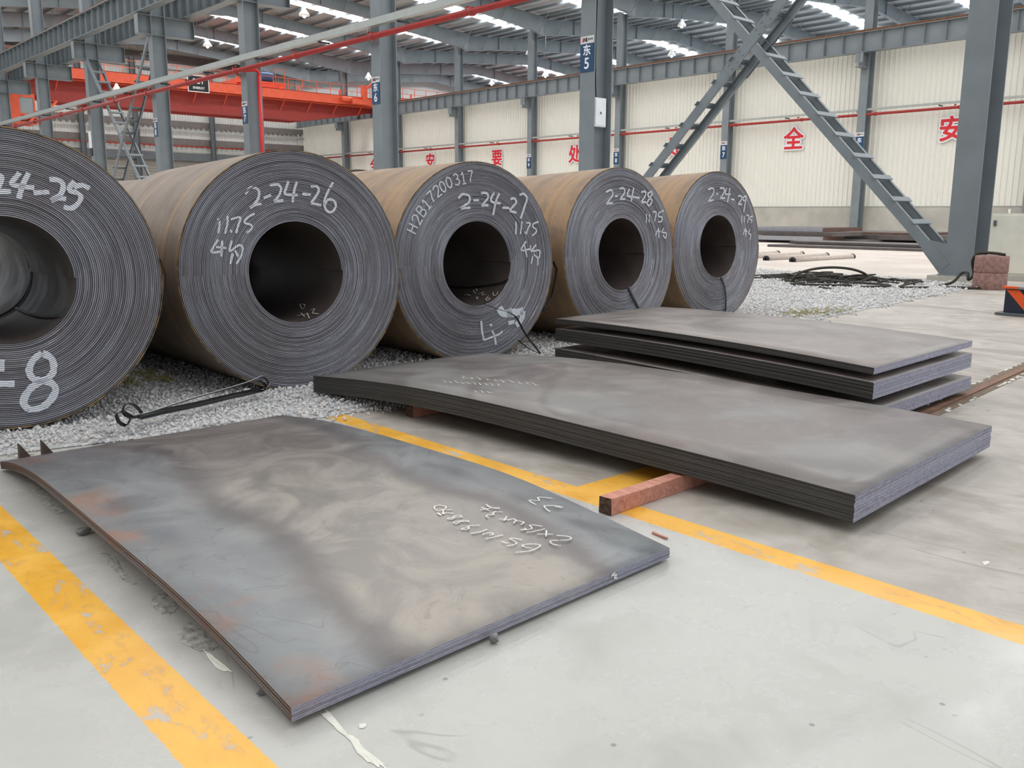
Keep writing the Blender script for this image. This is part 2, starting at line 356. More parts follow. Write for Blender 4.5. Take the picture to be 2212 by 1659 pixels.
WRAP_A = m_coil_wrap('coil_wrap_taupe', (126, 112, 99), (140, 124, 108), (116, 104, 96))
WRAP_B = m_coil_wrap('coil_wrap_tan', (140, 116, 92), (160, 132, 102), (122, 108, 98))
BORE = simple('coil_bore_steel', (92, 82, 77), .5, .3, .15, 3)
def m_spray():
    # sprayed paint caught on the layer edges, missing the grooves between them
    m = Mat('white_spray_paint', .6); r, th, ly, ph = layers(m)
    g = m.math('MULTIPLY', m.step(ph, .10, .2), m.step(ph, .93, .82)); sp = m.step(m.noise(60, None, 3, .7), .33, .45)
    m.col(lin((240, 243, 250))); m.set(m.b.inputs['Alpha'], m.math('MULTIPLY', g, m.math('MULTIPLY_ADD', sp, .35, .65))); return m.m
CHALK = Mat('white_chalk', .8); CHALK.col(lin((232, 230, 222)))
CHALK.set(CHALK.b.inputs['Alpha'], CHALK.step(CHALK.noise(90, None, 3, .7), .3, .45)); CHALK = CHALK.m
FAINT = Mat('faint_yellow_stencil', .8); FAINT.col(lin((214, 196, 150)))
FAINT.set(FAINT.b.inputs['Alpha'], FAINT.step(FAINT.noise(70, None, 3, .7), .4, .56)); FAINT = FAINT.m

def m_clad(name, a, b):
    m = Mat(name, .45); n = m.noise(.25, None, 3); k = m.noise(9, m.vec((1, 1, .15)), 3)
    m.col(m.mix(m.step(n, .3, .7), lin(a), m.mix(m.step(k, .4, .65), lin(a), lin(b)))); return m.m
CLAD = m_clad('cream_cladding', (230, 229, 219), (226, 225, 214))
CLADGREY = m_clad('grey_end_cladding', (198, 198, 194), (178, 178, 174))
ROOF = m_clad('silver_roof_sheet', (176, 178, 178), (160, 162, 162))
def m_concrete_wall():
    m = Mat('bare_concrete_wall', .85); n = m.noise(.5, None, 5, .6); f = m.noise(20, None, 4)
    m.col(m.mix(m.step(n, .3, .7), lin((168, 165, 156)), lin((190, 187, 178)))); m.bump(f, .15, .01); return m.m
CONC = m_concrete_wall()
def m_skylight(name, k):
    m = bpy.data.materials.new(name); m.use_nodes = True; b = m.node_tree.nodes['Principled BSDF']; b.inputs['Base Color'].default_value = (.8, .8, .8, 1)
    b.inputs['Emission Color'].default_value = (.97, .98, 1, 1); b.inputs['Emission Strength'].default_value = k; return m
SKYL, SKYN = m_skylight('skylight_panel', SKYLIGHT), m_skylight('skylight_panel_old', SKYLIGHT_NEAR)
LAMPON = bpy.data.materials.new('lamp_bulb'); LAMPON.use_nodes = True
_b = LAMPON.node_tree.nodes['Principled BSDF']; _b.inputs['Emission Color'].default_value = (1, .98, .92, 1); _b.inputs['Emission Strength'].default_value = 3

# ------------------------------------------------------------------ layout of the hall
XB, XC, BAY = 19.0, 57.8, 10.42             # flange face of the near column row, cladding of the far wall
YB = {n: 7.46 + BAY * (n - 4) for n in range(2, 14)}
YEND = 102.5
def st(o): return tag(o, kind='structure')
# floor
f = MB(); f.add([(-20, -14, 0), (XC + .4, -14, 0), (XC + .4, YEND + .4, 0), (-20, YEND + .4, 0)], [(0, 1, 2, 3)]); st(f.build('floor', FLOOR))
# cladding of the far wall: ribbed sheet over a bare concrete upstand
w = MB(); ys = np.arange(2.0, YEND, .33); V = []; F = []
for i, y in enumerate(ys):
    for dx, dy in ((0, 0), (0, .24), (-.04, .265), (-.04, .305)):
        V += [(XC + dx, y + dy, 1.86), (XC + dx, y + dy, 12.7)]
for i in range(len(V) // 2 - 1): F.append((2 * i, 2 * i + 1, 2 * i + 3, 2 * i + 2))
w.add(V, F, 0); w.box((XC - .02, 52, .93), (.3, 101, 1.86), None, 1); w.box((XC - .1, 52, 1.875), (.2, 101, .03), None, 2)
st(w.build('wall_right', [CLAD, CONC, GALV]))
# end wall with louvre bands, their shadows as dark teeth, and wall girts
w = MB(); V = []; F = []
xs = np.arange(8.0, XC + .3, .3)
for x in xs:
    for dy, dx in ((0, 0), (0, .2), (-.05, .22), (-.05, .28)): V += [(x + dx, YEND + dy, 0), (x + dx, YEND + dy, 20.5)]
for i in range(len(V) // 2 - 1): F.append((2 * i + 1, 2 * i, 2 * i + 2, 2 * i + 3))
w.add(V, F, 0)
for z0, z1 in ((10.75, 11.35), (8.75, 9.45), (17.5, 18.35), (15.0, 15.5)):
    w.box((33, YEND - .1, (z0 + z1) / 2), (50, .12, z1 - z0), None, 1)
    if z0 < 12:
        for x in np.arange(8.2, XC, .6): w.box((x, YEND - .1, z0 - .1), (.3, .1, .22), None, 1)  # dark teeth stand in for the jagged shadows under the louvres
for z in (10.3, 13.2, 16.9, 8.0): w.bar((8, YEND - .25, z), (XC, YEND - .25, z), .12, .16, (0, 0, 1), 2)
w.box((33, YEND - .25, 7.4), (50, .5, .75), None, 3)
st(w.build('wall_back', [CLADGREY, LOUVRE_SHADE, GALV, STEELDARK]))
d = MB()
for k in range(48): d.box((33.5, YEND - .12 - .03 * (k % 2), .08 + k * .148), (24, .06, .14))
st(d.build('door_1', simple('roller_door_slats', (150, 148, 140), .5, 0, .06, 2)))
p = MB(); p.tube([(10, YEND - .5, 8.6), (XC - .6, YEND - .5, 8.6)], .07, 8)
tag(p.build('fire_water_pipe', REDPIPE), 'thin red water pipe running level across the far end wall', 'pipe', kind='thing')
for x in (31.7, 37.3, 45.9, 51.5):
    c = MB(); c.isect((x, YEND - .55, 0), (x, YEND - .55, 17.6), .5, .4, .03, .03, (1, 0, 0)); st(c.build('wall_post', STEELDARK))
# closed side of the near hall, seen by nothing but the light
w = MB(); w.box((-19.5, 40, 9), (.3, 130, 18)); st(w.build('wall_left', simple('grey_side_cladding', (170, 170, 166), .6, 0, .05, 2)))

# roof frames: rafters, purlins, sheeting with translucent strips
def roof_top(X):
    if X < XB: return 18.0 + .08 * (18.7 + X if X < 0 else 18.7 - X) - .0
    if X < XC: return 18.15 + .08 * (18.7 - abs(X - 38.4 + .0) if abs(X - 38.4) < 18.7 else 0)
    return 18.2 + .08 * max(0, 19.2 - abs(X - 77.0))
def rafter(xs, zb, Y, name):
    m = MB(); zt = [roof_top(x) for x in xs]; n = len(xs)
    for i in range(n - 1):
        x0, x1 = xs[i], xs[i + 1]
        m.add([(x0, Y - .012, zb[i]), (x1, Y - .012, zb[i + 1]), (x1, Y - .012, zt[i + 1]), (x0, Y - .012, zt[i]),
               (x0, Y + .012, zb[i]), (x1, Y + .012, zb[i + 1]), (x1, Y + .012, zt[i + 1]), (x0, Y + .012, zt[i])], [(0, 1, 2, 3), (7, 6, 5, 4)])
        for z0, z1 in ((zb[i], zb[i + 1]), (zt[i], zt[i + 1])): m.bar((x0, Y, z0), (x1, Y, z1), .36, .03)
    for x in np.arange(xs[0] + 2.2, xs[-1], 4.4):   # fly braces and web stiffeners
        zbx = np.interp(x, xs, zb); m.bar((x, Y - .1, zbx + .05), (x, Y - 1.25, roof_top(x) + .12), .05, .05); m.bar((x, Y + .1, zbx + .05), (x, Y + 1.25, roof_top(x) + .12), .05, .05)
    for x in np.arange(xs[0] + 4.4, xs[-1], 8.8): m.box((x, Y, (np.interp(x, xs, zb) + roof_top(x)) / 2), (.03, .34, roof_top(x) - np.interp(x, xs, zb)))
    return st(m.build(name, STEELGREY))
XR1 = [19.6, 23, 26, 31, 38.4, 45.8, 51, 54, 57.6]; ZR1 = [16.75, 17.2, 17.5, 18.15, 18.7, 18.15, 17.5, 17.2, 16.75]
XR2 = [57.9, 61.5, 65.5, 70, 77, 84, 90, 96.5]; ZR2 = [16.8, 17.3, 17.7, 18.05, 18.7, 18.1, 17.6, 16.8]
for n in range(4, 14):
    rafter(XR1, ZR1, YB[n] + (.0 if n < 13 else -1.2), 'roof_rafter')
    rafter(XR2, ZR2, YB[n] + .9 - (0 if n < 13 else 1.2), 'roof_rafter')
for x in list(np.arange(20.6, 57.5, 1.75)) + list(np.arange(58.8, 96, 1.75)):
    m = MB(); z = roof_top(x) + .02
    m.box((x, 51, z + .11), (.02, 104, .22)); m.box((x + .035, 51, z + .22), (.07, 104, .015)); m.box((x - .035, 51, z), (.07, 104, .015)); st(m.build('roof_purlin', STEELGREY))
def sheet(xa, xb, name, y0=-2, y1=YEND, strips=(), sky=None):
    za, zb = roof_top(xa) + .27, roof_top(xb) + .27; m = MB(); y = y0
    for s0, s1 in list(strips) + [(y1, y1)]:
        if s0 > y: m.add([(xa, y, za), (xb, y, zb), (xb, s0, zb), (xa, s0, za)], [(0, 1, 2, 3)], 0)
        if s1 > s0: m.add([(xa, s0, za), (xb, s0, zb), (xb, s1, zb), (xa, s1, za)], [(3, 2, 1, 0)], 1)
        y = s1
    return st(m.build(name, [ROOF, sky or SKYL]))
S1 = [(YB[n] + 4.6, YB[n] + 6.2) for n in range(3, 13)]
S2 = [(YB[n] + 5.2, YB[n] + 6.8) for n in range(3, 13)]
sheet(19.3, 38.4, 'ceiling', -2, YEND, S1); sheet(38.4, 57.8, 'ceiling.001', -2, YEND, S1)
sheet(57.8, 77, 'ceiling.002', -2, YEND, S2); sheet(77, 96.5, 'ceiling.003', -2, YEND, S2)
S3 = [(-9.5 + 5.2 * k, -9.5 + 5.2 * k + 1.5) for k in range(0, 21)]
sheet(-19.4, 0, 'ceiling.004', -14, YEND, S3, SKYN); sheet(0, 19.3, 'ceiling.005', -14, YEND, S3, SKYN)
# far side of the next hall, so that the view between the columns ends in cladding
w = MB(); w.box((97, 50, 9.5), (.2, 106, 20)); w.box((77, YEND, 10), (40, .2, 21)); st(w.build('wall_outer', CLADGREY))

# ------------------------------------------------------------------ columns
def column_near(n):
    Y = YB[n]; what = {4: 'thick grey steel column on a low plinth at the right, brace bolted to its foot',
        5: 'grey steel column carrying the blue sign numbered 5 and a white box', 6: 'grey steel column carrying the blue sign numbered 6 in the near row',
        7: 'grey steel column with sign 7 and the red drop pipe', 8: 'grey steel column carrying the blue sign numbered 8 in the near row',
        9: 'grey steel column with a bright white placard, left of the sign 8 column', 10: 'grey steel column beside the orange crane cab, partly hiding it',
        11: 'grey steel column at the far left edge beside the crane cab', 3: 'grey steel column'}
    t = thing('steel_column', what[n], 'column', (XB, Y, 0), 'near row of grey steel columns')
    m = MB()
    for X in (XB + .015, XB + .725): m.box((X, Y, 8.55), (.03, .54, 16.8))
    m.box((XB + .37, Y, 8.55), (.68, .024, 16.8)); m.build('shaft', STEELGREY, t)
    b = MB(); b.box((XB + .37, Y, .165), (.95, .72, .03))
    for X in (XB + .08, XB + .66):
        for dy in (-.2, .2): b.lathe([(.0, .19), (.035, .19), (.035, .24), (0, .24)], (X, Y + dy, 0), 6)
    b.build('base_plate', STEELGREY, t)
    k = MB()
    if n > 4:
        for X0, X1 in ((18.35, XB), (XB + .74, 21.3)):
            for z in (10.4, 11.34): k.box(((X0 + X1) / 2, Y, z), (X1 - X0, .5, .03))
            k.box(((X0 + X1) / 2, Y, 10.87), (X1 - X0, .024, .94)); k.box((X0 if X0 < XB else X1, Y, 10.87), (.02, .5, .9))
        for z in (10.4, 11.34): k.box((XB + .37, Y, z), (.68, .5, .025))
        k.build('corbel', STEELGREY, t)
    p = MB(); p.box((XB + .37, Y, .075), (1.15, 1.05, .15)); p.build('plinth', CEMENT, t, )
    return t
COLS = {n: column_near(n) for n in range(4, 12)}
def column_far(n):
    Y = YB[n] + .95; t = thing('wall_column', {5: 'grey wall column at the right end of the cream wall'}.get(n, 'grey wall column %s' %
        {6: 'with the small sign 6, seen through the brace', 7: 'with the small sign 7, left of the single red character', 8: 'with the small sign 8 right of the column box',
         9: 'with the small sign 9 above the fourth coil', 10: 'between the red characters left of sign 9', 11: 'just hidden behind the near sign 6 column', 12: 'nearest the far left corner of the cream wall'}.get(n, 'x')),
        'column', (XC - .9, Y, 0), 'columns along the cream wall')
    m = MB()
    for X in (XC - .9, XC - .26): m.box((X, Y, 8.5), (.03, .55, 17))
    m.box((XC - .58, Y, 8.5), (.62, .025, 17)); m.build('shaft', STEELGREY, t)
    k = MB()
    for z in (10.55, 11.42): k.box((XC - 1.35, Y, z), (.9, .5, .03))
    k.box((XC - 1.35, Y, 11), (.9, .03, .84)); k.box((XC - 1.75, Y, 11.1), (.03, .5, .62)); k.build('corbel', STEELGREY, t)
    return t
for n in range(5, 13): column_far(n)

# crane runway beams with their rails
def runway(X, y0, y1, label, step=1.3, rust=True):
    t = thing('crane_runway_beam', label, 'beam', (X, (y0 + y1) / 2, 11.44))
    m = MB()
    for z in (11.46, 12.64): m.box((X, (y0 + y1) / 2, z), (.5, y1 - y0, .03))
    m.box((X, (y0 + y1) / 2, 12.05), (.02, y1 - y0, 1.17))
    for y in np.arange(y0 + .4, y1, step): m.box((X, y, 12.05), (.46, .02, 1.15))
    m.build('girder', STEELGREY, t)
    r = MB(); r.box((X, (y0 + y1) / 2, 12.67), (.16, y1 - y0, .03)); r.box((X, (y0 + y1) / 2, 12.74), (.03, y1 - y0, .1)); r.box((X, (y0 + y1) / 2, 12.81), (.08, y1 - y0, .05)); r.build('rail', RUSTRAIL, t)
runway(XC - 1.25, 12, YEND - .8, 'long grey crane runway beam on the cream wall, rust-topped rail', 1.3)
runway(18.6, 26, YEND - .8, 'nearer of two overhead crane beams at the upper left', 1.05)
runway(20.95, 34, YEND - .8, 'further of two overhead crane beams at the upper left, behind the columns', 1.05)

# ------------------------------------------------------------------ X bracing between columns
def brace(Y0, label, n=20):
    t = thing('cross_brace', label, 'brace', (XB + .35, Y0 + 5.2, .2))
    lo, hi = np.array([0, Y0 + .25, .32]), np.array([0, Y0 + BAY - .25, 10.35]); lo2, hi2 = np.array([0, Y0 + BAY - .25, .32]), np.array([0, Y0 + .25, 10.35])
    for a, b, off in ((lo, hi, 0), (lo2, hi2, .0)):
        d = (b - a) / np.linalg.norm(b - a); nv = np.array([0, -d[2], d[1]])
        if nv[2] < 0: nv = -nv
        for X in (XB + .0, XB + .72):
            m = MB(); e = np.array([X, 0, 0]); s = 1 if X < XB + .3 else -1
            m.bar(a + e, b + e, .014, .21, nv); m.bar(a + e + nv * .098 + np.array([s * .04, 0, 0]), b + e + nv * .098 + np.array([s * .04, 0, 0]), .085, .014, nv)
            m.bar(a + e - nv * .098 + np.array([s * .04, 0, 0]), b + e - nv * .098 + np.array([s * .04, 0, 0]), .085, .014, nv)
            m.build('channel', STEELGREY, t)
        L = np.linalg.norm(b - a)
        for k in range(1, n):
            s = .5 + (L - .8) * k / n
            if abs(s - L / 2) < .5: continue
            q = a + d * s; m = MB(); cx = XB + .355
            m.bar(q + nv * .118 + np.array([XB - .08, 0, 0]), q + nv * .118 + np.array([XB + .80, 0, 0]), .13, .014, nv)
            m.bar(q + nv * .09 - d * .06 + np.array([XB - .0, 0, 0]), q + nv * .09 - d * .06 + np.array([XB + .71, 0, 0]), .012, .06, nv); m.build('batten', STEELGREY, t)
    mid = (lo + hi) / 2
    for X in (XB - .01, XB + .72):
        g = MB(); d = (hi2 - lo2) / np.linalg.norm(hi2 - lo2); nv = np.array([0, -d[2], d[1]])
        g.bar(mid - d * .85 + np.array([X, 0, 0]), mid + d * .85 + np.array([X, 0, 0]), .02, .27, nv)
        for s in (-.7, -.5, -.3, .3, .5, .7):
            for h in (-.07, .07): g.lathe([(0, 0), (.025, 0), (.025, .025), (0, .025)], np.array([X - (.025 if X < XB else -.01), 0, 0]) + mid + d * s + nv * h, 6, 0, np.array([[0, 0, 1], [0, 1, 0], [-1, 0, 0]]).astype(float))
        g.build('gusset_plate', STEELGREY, t)
    for Y, z, sy in ((Y0 + .27, .18, 1), (Y0 + BAY - .27, .18, -1)):
        for X in (XB + .0, XB + .7):
            g = MB(); g.add([(X, Y, z), (X, Y + sy * .1, z), (X, Y + sy * .52, z + .5), (X, Y + sy * .36, z + .68), (X, Y, z + .6),
            (X + .016, Y, z), (X + .016, Y + sy * .1, z), (X + .016, Y + sy * .52, z + .5), (X + .016, Y + sy * .36, z + .68), (X + .016, Y, z + .6)],
            [(0, 1, 2, 3, 4), (9, 8, 7, 6, 5), (0, 5, 6, 1), (1, 6, 7, 2), (2, 7, 8, 3), (3, 8, 9, 4)]); g.build('foot_plate', STEELGREY, t)
brace(YB[4], 'large grey X-shaped steel brace of paired channels with ladder-like battens')
brace(YB[8], 'distant X-shaped brace between the columns at the left, below the orange crane', 15)

# ------------------------------------------------------------------ pipes and trays
def pipe_run(name, X, y0, y1, z, r, label, drop=None, clamps=()):
    t = thing(name, label, 'pipe', (X, (y0 + y1) / 2, z)); m = MB(); m.tube([(X, y0, z), (X, y1, z)], r, 12); m.build('pipe', REDPIPE, t)
    for y in clamps:
        k = MB(); k.tube([(X, y - .07, z), (X, y + .07, z)], r * 1.35, 12); k.build('coupling', REDPIPE, t)
        h = MB(); h.box((X + .1, y + .3, z + .18), (.2, .08, .05)); h.box((X, y + .3, z + .09), (.03, .05, .18)); h.build('hanger', REDPIPE, t)
    if drop:
        k = MB(); k.tube(smooth_line([(X, drop, z), (XB + .2, drop - .35, z + .02), (XB + .42, drop - .45, z), (XB + .45, drop - .45, z - .3)], 4), r * .7, 10)
        k.tube([(XB + .45, drop - .45, z - .2), (XB + .45, drop - .45, .1)], r * .8, 10); k.build('drop_pipe', simple('bright_red_pipe', (196, 26, 32), .35), t)
    return t
pipe_run('fire_water_pipe', 18.7, 14, 96, 7.47, .1, 'red pipe running overhead past the near column row', 38.7 - .1, [17, 22.5, 28, 33.4, 38.8, 44, 49.2, 54, 59.6, 64, 70, 75])
pipe_run('fire_water_pipe', XC - .75, 12, YEND - 2, 7.68, .085, 'thin red pipe running along the cream wall', None, [18 + 5.2 * k for k in range(15)])
def tray(X, y0, y1, z, label, w, h):
    t = thing('cable_tray', label, 'cable tray', (X, (y0 + y1) / 2, z)); m = MB()
    m.box((X - w / 2, (y0 + y1) / 2, z), (.012, y1 - y0, h)); m.box((X + w / 2, (y0 + y1) / 2, z), (.012, y1 - y0, h)); m.box((X, (y0 + y1) / 2, z - h / 2), (w, y1 - y0, .012)); m.box((X, (y0 + y1) / 2, z + h / 2), (w, y1 - y0, .008))
    m.build('trough', GALV, t)
    for y in np.arange(y0 + 2, y1, 5.2):
        k = MB(); k.box((X + .16, y, z - h / 2 - .06), (.5, .07, .06)); k.build('bracket', BLACK, t)
tray(18.72, 14, 96, 7.93, 'long grey cable tray above the overhead red pipe', .2, .24)
tray(XC - .75, 12, YEND - 2, 7.99, 'slim grey cable tray above the red pipe on the cream wall', .14, .12)

# ------------------------------------------------------------------ signs and lettering
MYX = (np.array([0, -1, 0]), np.array([0, 0, 1]), np.array([-1, 0, 0]))   # reads from the camera side of an X-facing surface
def col_sign(X, Y, z, w, h, num, label, small=False):
    t = thing('bay_sign', label, 'sign', (X, Y, z - h / 2 - .1)); hh = h * .79; zb = z - h / 2 + hh / 2
    m = MB(); m.box((X - .012, Y, zb), (.02, w, hh)); m.build('blue_panel', BLUE, t)
    m = MB(); m.box((X - .012, Y, z + h / 2 - (h - hh) / 2), (.02, w, h - hh)); m.build('logo_strip', simple('sign_strip_grey', (206, 206, 204), .45, 0, .02), t)
    text('bay_character', '东', w * .6, WHITE, MYX, (X - .026, Y, zb + hh * .24), .003, .006, t); text('bay_number', num, w * .82, WHITE, MYX, (X - .026, Y, zb - hh * .22), .003, .006, t)
    zs = z + h / 2 - (h - hh) / 2
    text('logo_letter', 'S', w * .26, REDSIGN, MYX, (X - .026, Y + w * .33, zs), .002, .006, t, .3); text('logo_letters', 'HL', w * .26, BLACK, MYX, (X - .026, Y + w * .12, zs), .002, .006, t, .3)
    m = MB()
    for k in range(4): m.box((X - .025, Y - w * (.1 + .1 * k), zs + .01), (.004, w * .07, .05))
    m.build('logo_small_print', STEELDARK, t)
for n, zc in ((5, 5.7), (6, 5.7), (7, 5.72), (8, 5.75)):
    col_sign(XB - .003, YB[n], zc, .5, .94, str(n), {5: 'largest blue bay sign, reading 5, on the column with the white box', 6: 'blue bay sign reading 6 on the near column left of the cream wall',
        7: 'blue bay sign reading 7 beside the red drop pipe', 8: 'blue bay sign reading 8 on the left column under the overhead pipe'}[n])
for n in (6, 7, 8, 9):
    col_sign(XC - .92, YB[n] + .95, 5.95, .56, 1.25, str(n), {6: 'small blue bay sign reading 6, partly behind the big brace',
        7: 'small blue bay sign reading 7 right of the brace bottom end', 8: 'small blue bay sign reading 8 just right of the sign 5 column', 9: 'smallest blue bay sign, reading 9, on a wall column over the coils'}[n])
t = thing('placard', 'bright white placard leaning on the ninth column at the left', 'placard', (XB - .03, YB[9] + .1, 4.7)); m = MB(); m.box((XB - .03, YB[9] + .1, 5.7), (.03, .5, 1.0)); m.build('white_board', WHITE, t)
m = MB(); m.box((XB - .03, YB[9] + .1, 4.95), (.03, .42, .45)); m.build('dark_panel', BLACK, t)
for ch, Y, z, lb in (('安', 23.8, 6.4, 'red character half hidden by the thick right-hand column'), ('全', 34.48, 6.4, 'red character standing clear between the brace and sign 7'), ('处', 44.75, 6.35, 'red character crossed by the left leg of the big brace'),
        ('处', 55.5, 6.3, 'red character beside the left of the sign 5 column'), ('要', 65.75, 6.4, 'red character above the third coil, left of sign 9'), ('安', 76.2, 6.5, 'red character above the tan wrap of the third coil'), ('全', 86.6, 6.45, 'red character half hidden by the near sign 6 column')):
    t = thing('wall_character', lb + ', on a white cut-out board', 'sign', (XC - .06, Y, z - .75), 'red safety slogan on the cream wall')
    for nm, rad, nn, mat, X in (('backing', .13, 16, WHITE, XC - .13), ('red_character', .03, 8, REDSIGN, XC - .172)):
        bk = text(nm, ch, 1.56, mat, MYX, (X, Y, z), .018, 0.0); m0 = bk.data; V = [v.co.copy() for v in m0.vertices]; F = [tuple(p.vertices) for p in m0.polygons]; mm = MB()
        for k in range(nn): q = 2 * math.pi * k / nn; mm.add([v + Vector((rad * math.cos(q), rad * math.sin(q), .0006 * k)) for v in V], F)
        mo = bk.matrix_basis.copy(); bpy.data.objects.remove(bk); bk = mm.build(nm, mat); bk.matrix_basis = mo; attach(bk, t)

# white distribution box on the sign 5 column with its black cable
t = thing('distribution_box', 'white metal distribution box on the web of the sign 5 column', 'box', (XB + .4, YB[5] - .1, 3.75)); yb = YB[5] - .12
m = MB(); m.box((XB + .37, yb, 4.16), (.46, .14, .78)); m.build('case', WHITE, t)
m = MB(); m.box((XB + .37, yb - .08, 4.16), (.41, .02, .71))
for sx in (-.1, .1):
    for k in range(5): m.box((XB + .37 + sx, yb - .092, 4.0 + k * .06), (.08, .006, .012))
dr = m.build('door', WHITE, t); m = MB(); m.box((XB + .36, yb - .1, 4.14), (.02, .03, .06)); m.build('handle', BLACK, dr)
m = MB(); m.tube(smooth_line([(XB + .36, yb + .02, 9.5), (XB + .24, yb, 7.6), (XB + .2, yb, 6), (XB + .22, yb, 5), (XB + .26, yb, 4.55)], 5), .018, 6)
tag(m.build('power_cable', BLACK), 'black cable coming down the sign 5 column to the white box', 'cable')

# ------------------------------------------------------------------ overhead travelling cranes
def crane(Y, x0, x1, label):
    t = thing('bridge_crane', label, 'crane', ((x0 + x1) / 2, Y, 12.8)); ends = (x0 + 1.0, x1 - 1.0)
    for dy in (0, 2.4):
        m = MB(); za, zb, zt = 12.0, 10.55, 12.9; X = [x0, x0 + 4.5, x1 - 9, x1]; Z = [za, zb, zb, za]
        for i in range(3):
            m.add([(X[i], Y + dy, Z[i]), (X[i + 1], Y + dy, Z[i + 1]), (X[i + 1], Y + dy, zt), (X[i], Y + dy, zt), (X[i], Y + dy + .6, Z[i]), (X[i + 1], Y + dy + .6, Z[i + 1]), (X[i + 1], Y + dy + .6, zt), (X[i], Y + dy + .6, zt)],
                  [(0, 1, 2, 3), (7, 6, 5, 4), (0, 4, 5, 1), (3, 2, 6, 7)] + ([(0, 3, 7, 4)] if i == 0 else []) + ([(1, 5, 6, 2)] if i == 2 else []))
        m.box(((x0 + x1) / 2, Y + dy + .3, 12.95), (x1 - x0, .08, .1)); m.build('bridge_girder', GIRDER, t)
    m = MB(); m.box(((x0 + x1) / 2, Y - 1.15, 12.85), (x1 - x0, .04, .95)); m.box(((x0 + x1) / 2, Y - .6, 12.4), (x1 - x0, 1.14, .05)); m.box(((x0 + x1) / 2, Y - .62, 13.3), (x1 - x0, 1.1, .04))
    for x in np.arange(x0 + 1.5, x1, 3.0): m.box((x, Y - 1.175, 12.85), (.04, .02, .93)); m.bar((x, Y - 1.1, 12.4), (x, Y - .02, 11.4), .06, .06)
    m.build('walkway', CRANE, t)
    m = MB()
    for x in np.arange(x0 + .3, x1, 1.6): m.bar((x, Y - 1.12, 13.3), (x, Y - 1.12, 14.4), .05, .05, (0, 1, 0))
    for z in (13.8, 14.4): m.bar((x0, Y - 1.12, z), (x1, Y - 1.12, z), .045, .045)
    for x in np.arange(x0 + 3, x1, 4.8): m.box((x, Y - 1.12, 13.55), (.25, .06, .5))
    m.build('railing', CRANE, t)
    for x in (x0 + .35, x1 - .35):
        m = MB(); m.box((x, Y + 1.5, 12.95 + .2), (.4, 6.2, .5))
        for dy in (-1.3, 4.3): m.lathe([(0, -.1), (.3, -.1), (.3, .1), (0, .1)], (x, Y + dy, 13.12), 16, 0, np.array([[0, 0, 1], [0, 1, 0], [-1, 0, 0]]).astype(float))
        m.build('end_truck', CRANE, t)
    # hoist carriage
    tx = x0 + 23.5; m = MB(); m.box((tx, Y + 1.5, 13.75), (5.2, 3.4, .55)); m.box((tx - 1.9, Y - .3, 13.9), (1.5, .3, .5))
    for dx in (-2.1, 2.0): m.lathe([(0, -.12), (.32, -.12), (.32, .12), (0, .12)], (tx + dx, Y - .35, 13.3), 16, 0, np.array([[1, 0, 0], [0, 0, 1], [0, -1, 0]]).astype(float))
    c = m.build('hoist_carriage', CRANE, t)
    m = MB(); m.lathe([(0, -.8), (.42, -.8), (.5, -.5), (.5, .5), (.42, .8), (0, .8)], (tx + .7, Y + .3, 14.5), 18, 0, np.array([[0, 0, 1], [0, 1, 0], [-1, 0, 0]]).astype(float)); m.build('motor', MOTOR, c)
    m = MB(); m.box((tx - 1.2, Y + .6, 14.4), (.9, .8, .75)); m.build('gearbox', BLACK, c)
    m = MB()
    for dx in (1.6, 2.6, -2.6): m.bar((tx + dx, Y - .1, 14.0), (tx + dx, Y - .1, 15.2), .05, .05, (0, 1, 0))
    m.bar((tx + 1.4, Y - .1, 15.2), (tx + 2.8, Y - .1, 15.4), .05, .05); m.build('cage', CRANE, c)
    # travel drive on the walkway end
    m = MB(); m.box((x1 - 3.0, Y - 1.5, 12.75), (2.2, .6, .45)); m.lathe([(0, -.6), (.25, -.6), (.25, .6), (0, .6)], (x1 - 4.6, Y - 1.5, 12.95), 12, 0, np.array([[0, 0, 1], [0, 1, 0], [-1, 0, 0]]).astype(float))
    m.box((x1 - 2.4, Y - 1.4, 13.7), (.5, .5, 1.6)); m.bar((x1 - 2.2, Y - 1.4, 14.1), (x1 - .4, Y - 1.4, 15.6), .2, .2); m.box((x1 - .2, Y - 1.6, 13.6), (1.6, .3, .35)); m.build('travel_drive', CRANE, t)
    # name board
    m = MB(); m.box((x0 + 16.6, Y - 1.25, 13.0), (1.9, .05, 1.35)); m.box((x0 + 16.6, Y - 1.24, 13.0), (2.05, .04, 1.5), None, 1); b = m.build('name_board', [BLACK, WHITE], t)
    MXY = (np.array([1, 0, 0]), np.array([0, 0, 1]), np.array([0, -1, 0]))
    text('board_letters', 'SCT', .62, WHITE, MXY, (x0 + 16.6, Y - 1.285, 13.2), .005, .01, b); text('board_small_letters', 'ENERGY', .3, WHITE, MXY, (x0 + 16.6, Y - 1.285, 12.62), .005, .006, b)
    # operator cab hanging under the near end
    m = MB(); cx, cy = x0 + 1.2, Y - 1.6; h = 1.5; m.box((cx, cy + .9, 8.0 + h), (1.9, .06, 2.4)); m.box((cx, cy, 9.2 + h), (1.9, 1.8, .08)); m.box((cx, cy, 6.9 + h), (1.9, 1.8, .12))
    for sx in (-.9, .9): m.box((cx + sx, cy - .87, 8.05 + h), (.12, .08, 2.3)); m.box((cx + sx, cy + .0, 7.4 + h), (.06, 1.8, .95))
    m.box((cx - .55, cy - .87, 8.05 + h), (.75, .07, 2.3)); m.box((cx + .35, cy - .87, 9.05 + h), (1.1, .07, .28)); m.box((cx + .35, cy - .87, 7.6 + h), (1.1, .05, .12)); m.box((cx + .35, cy - .87, 7.0 + h), (1.1, .07, .2))
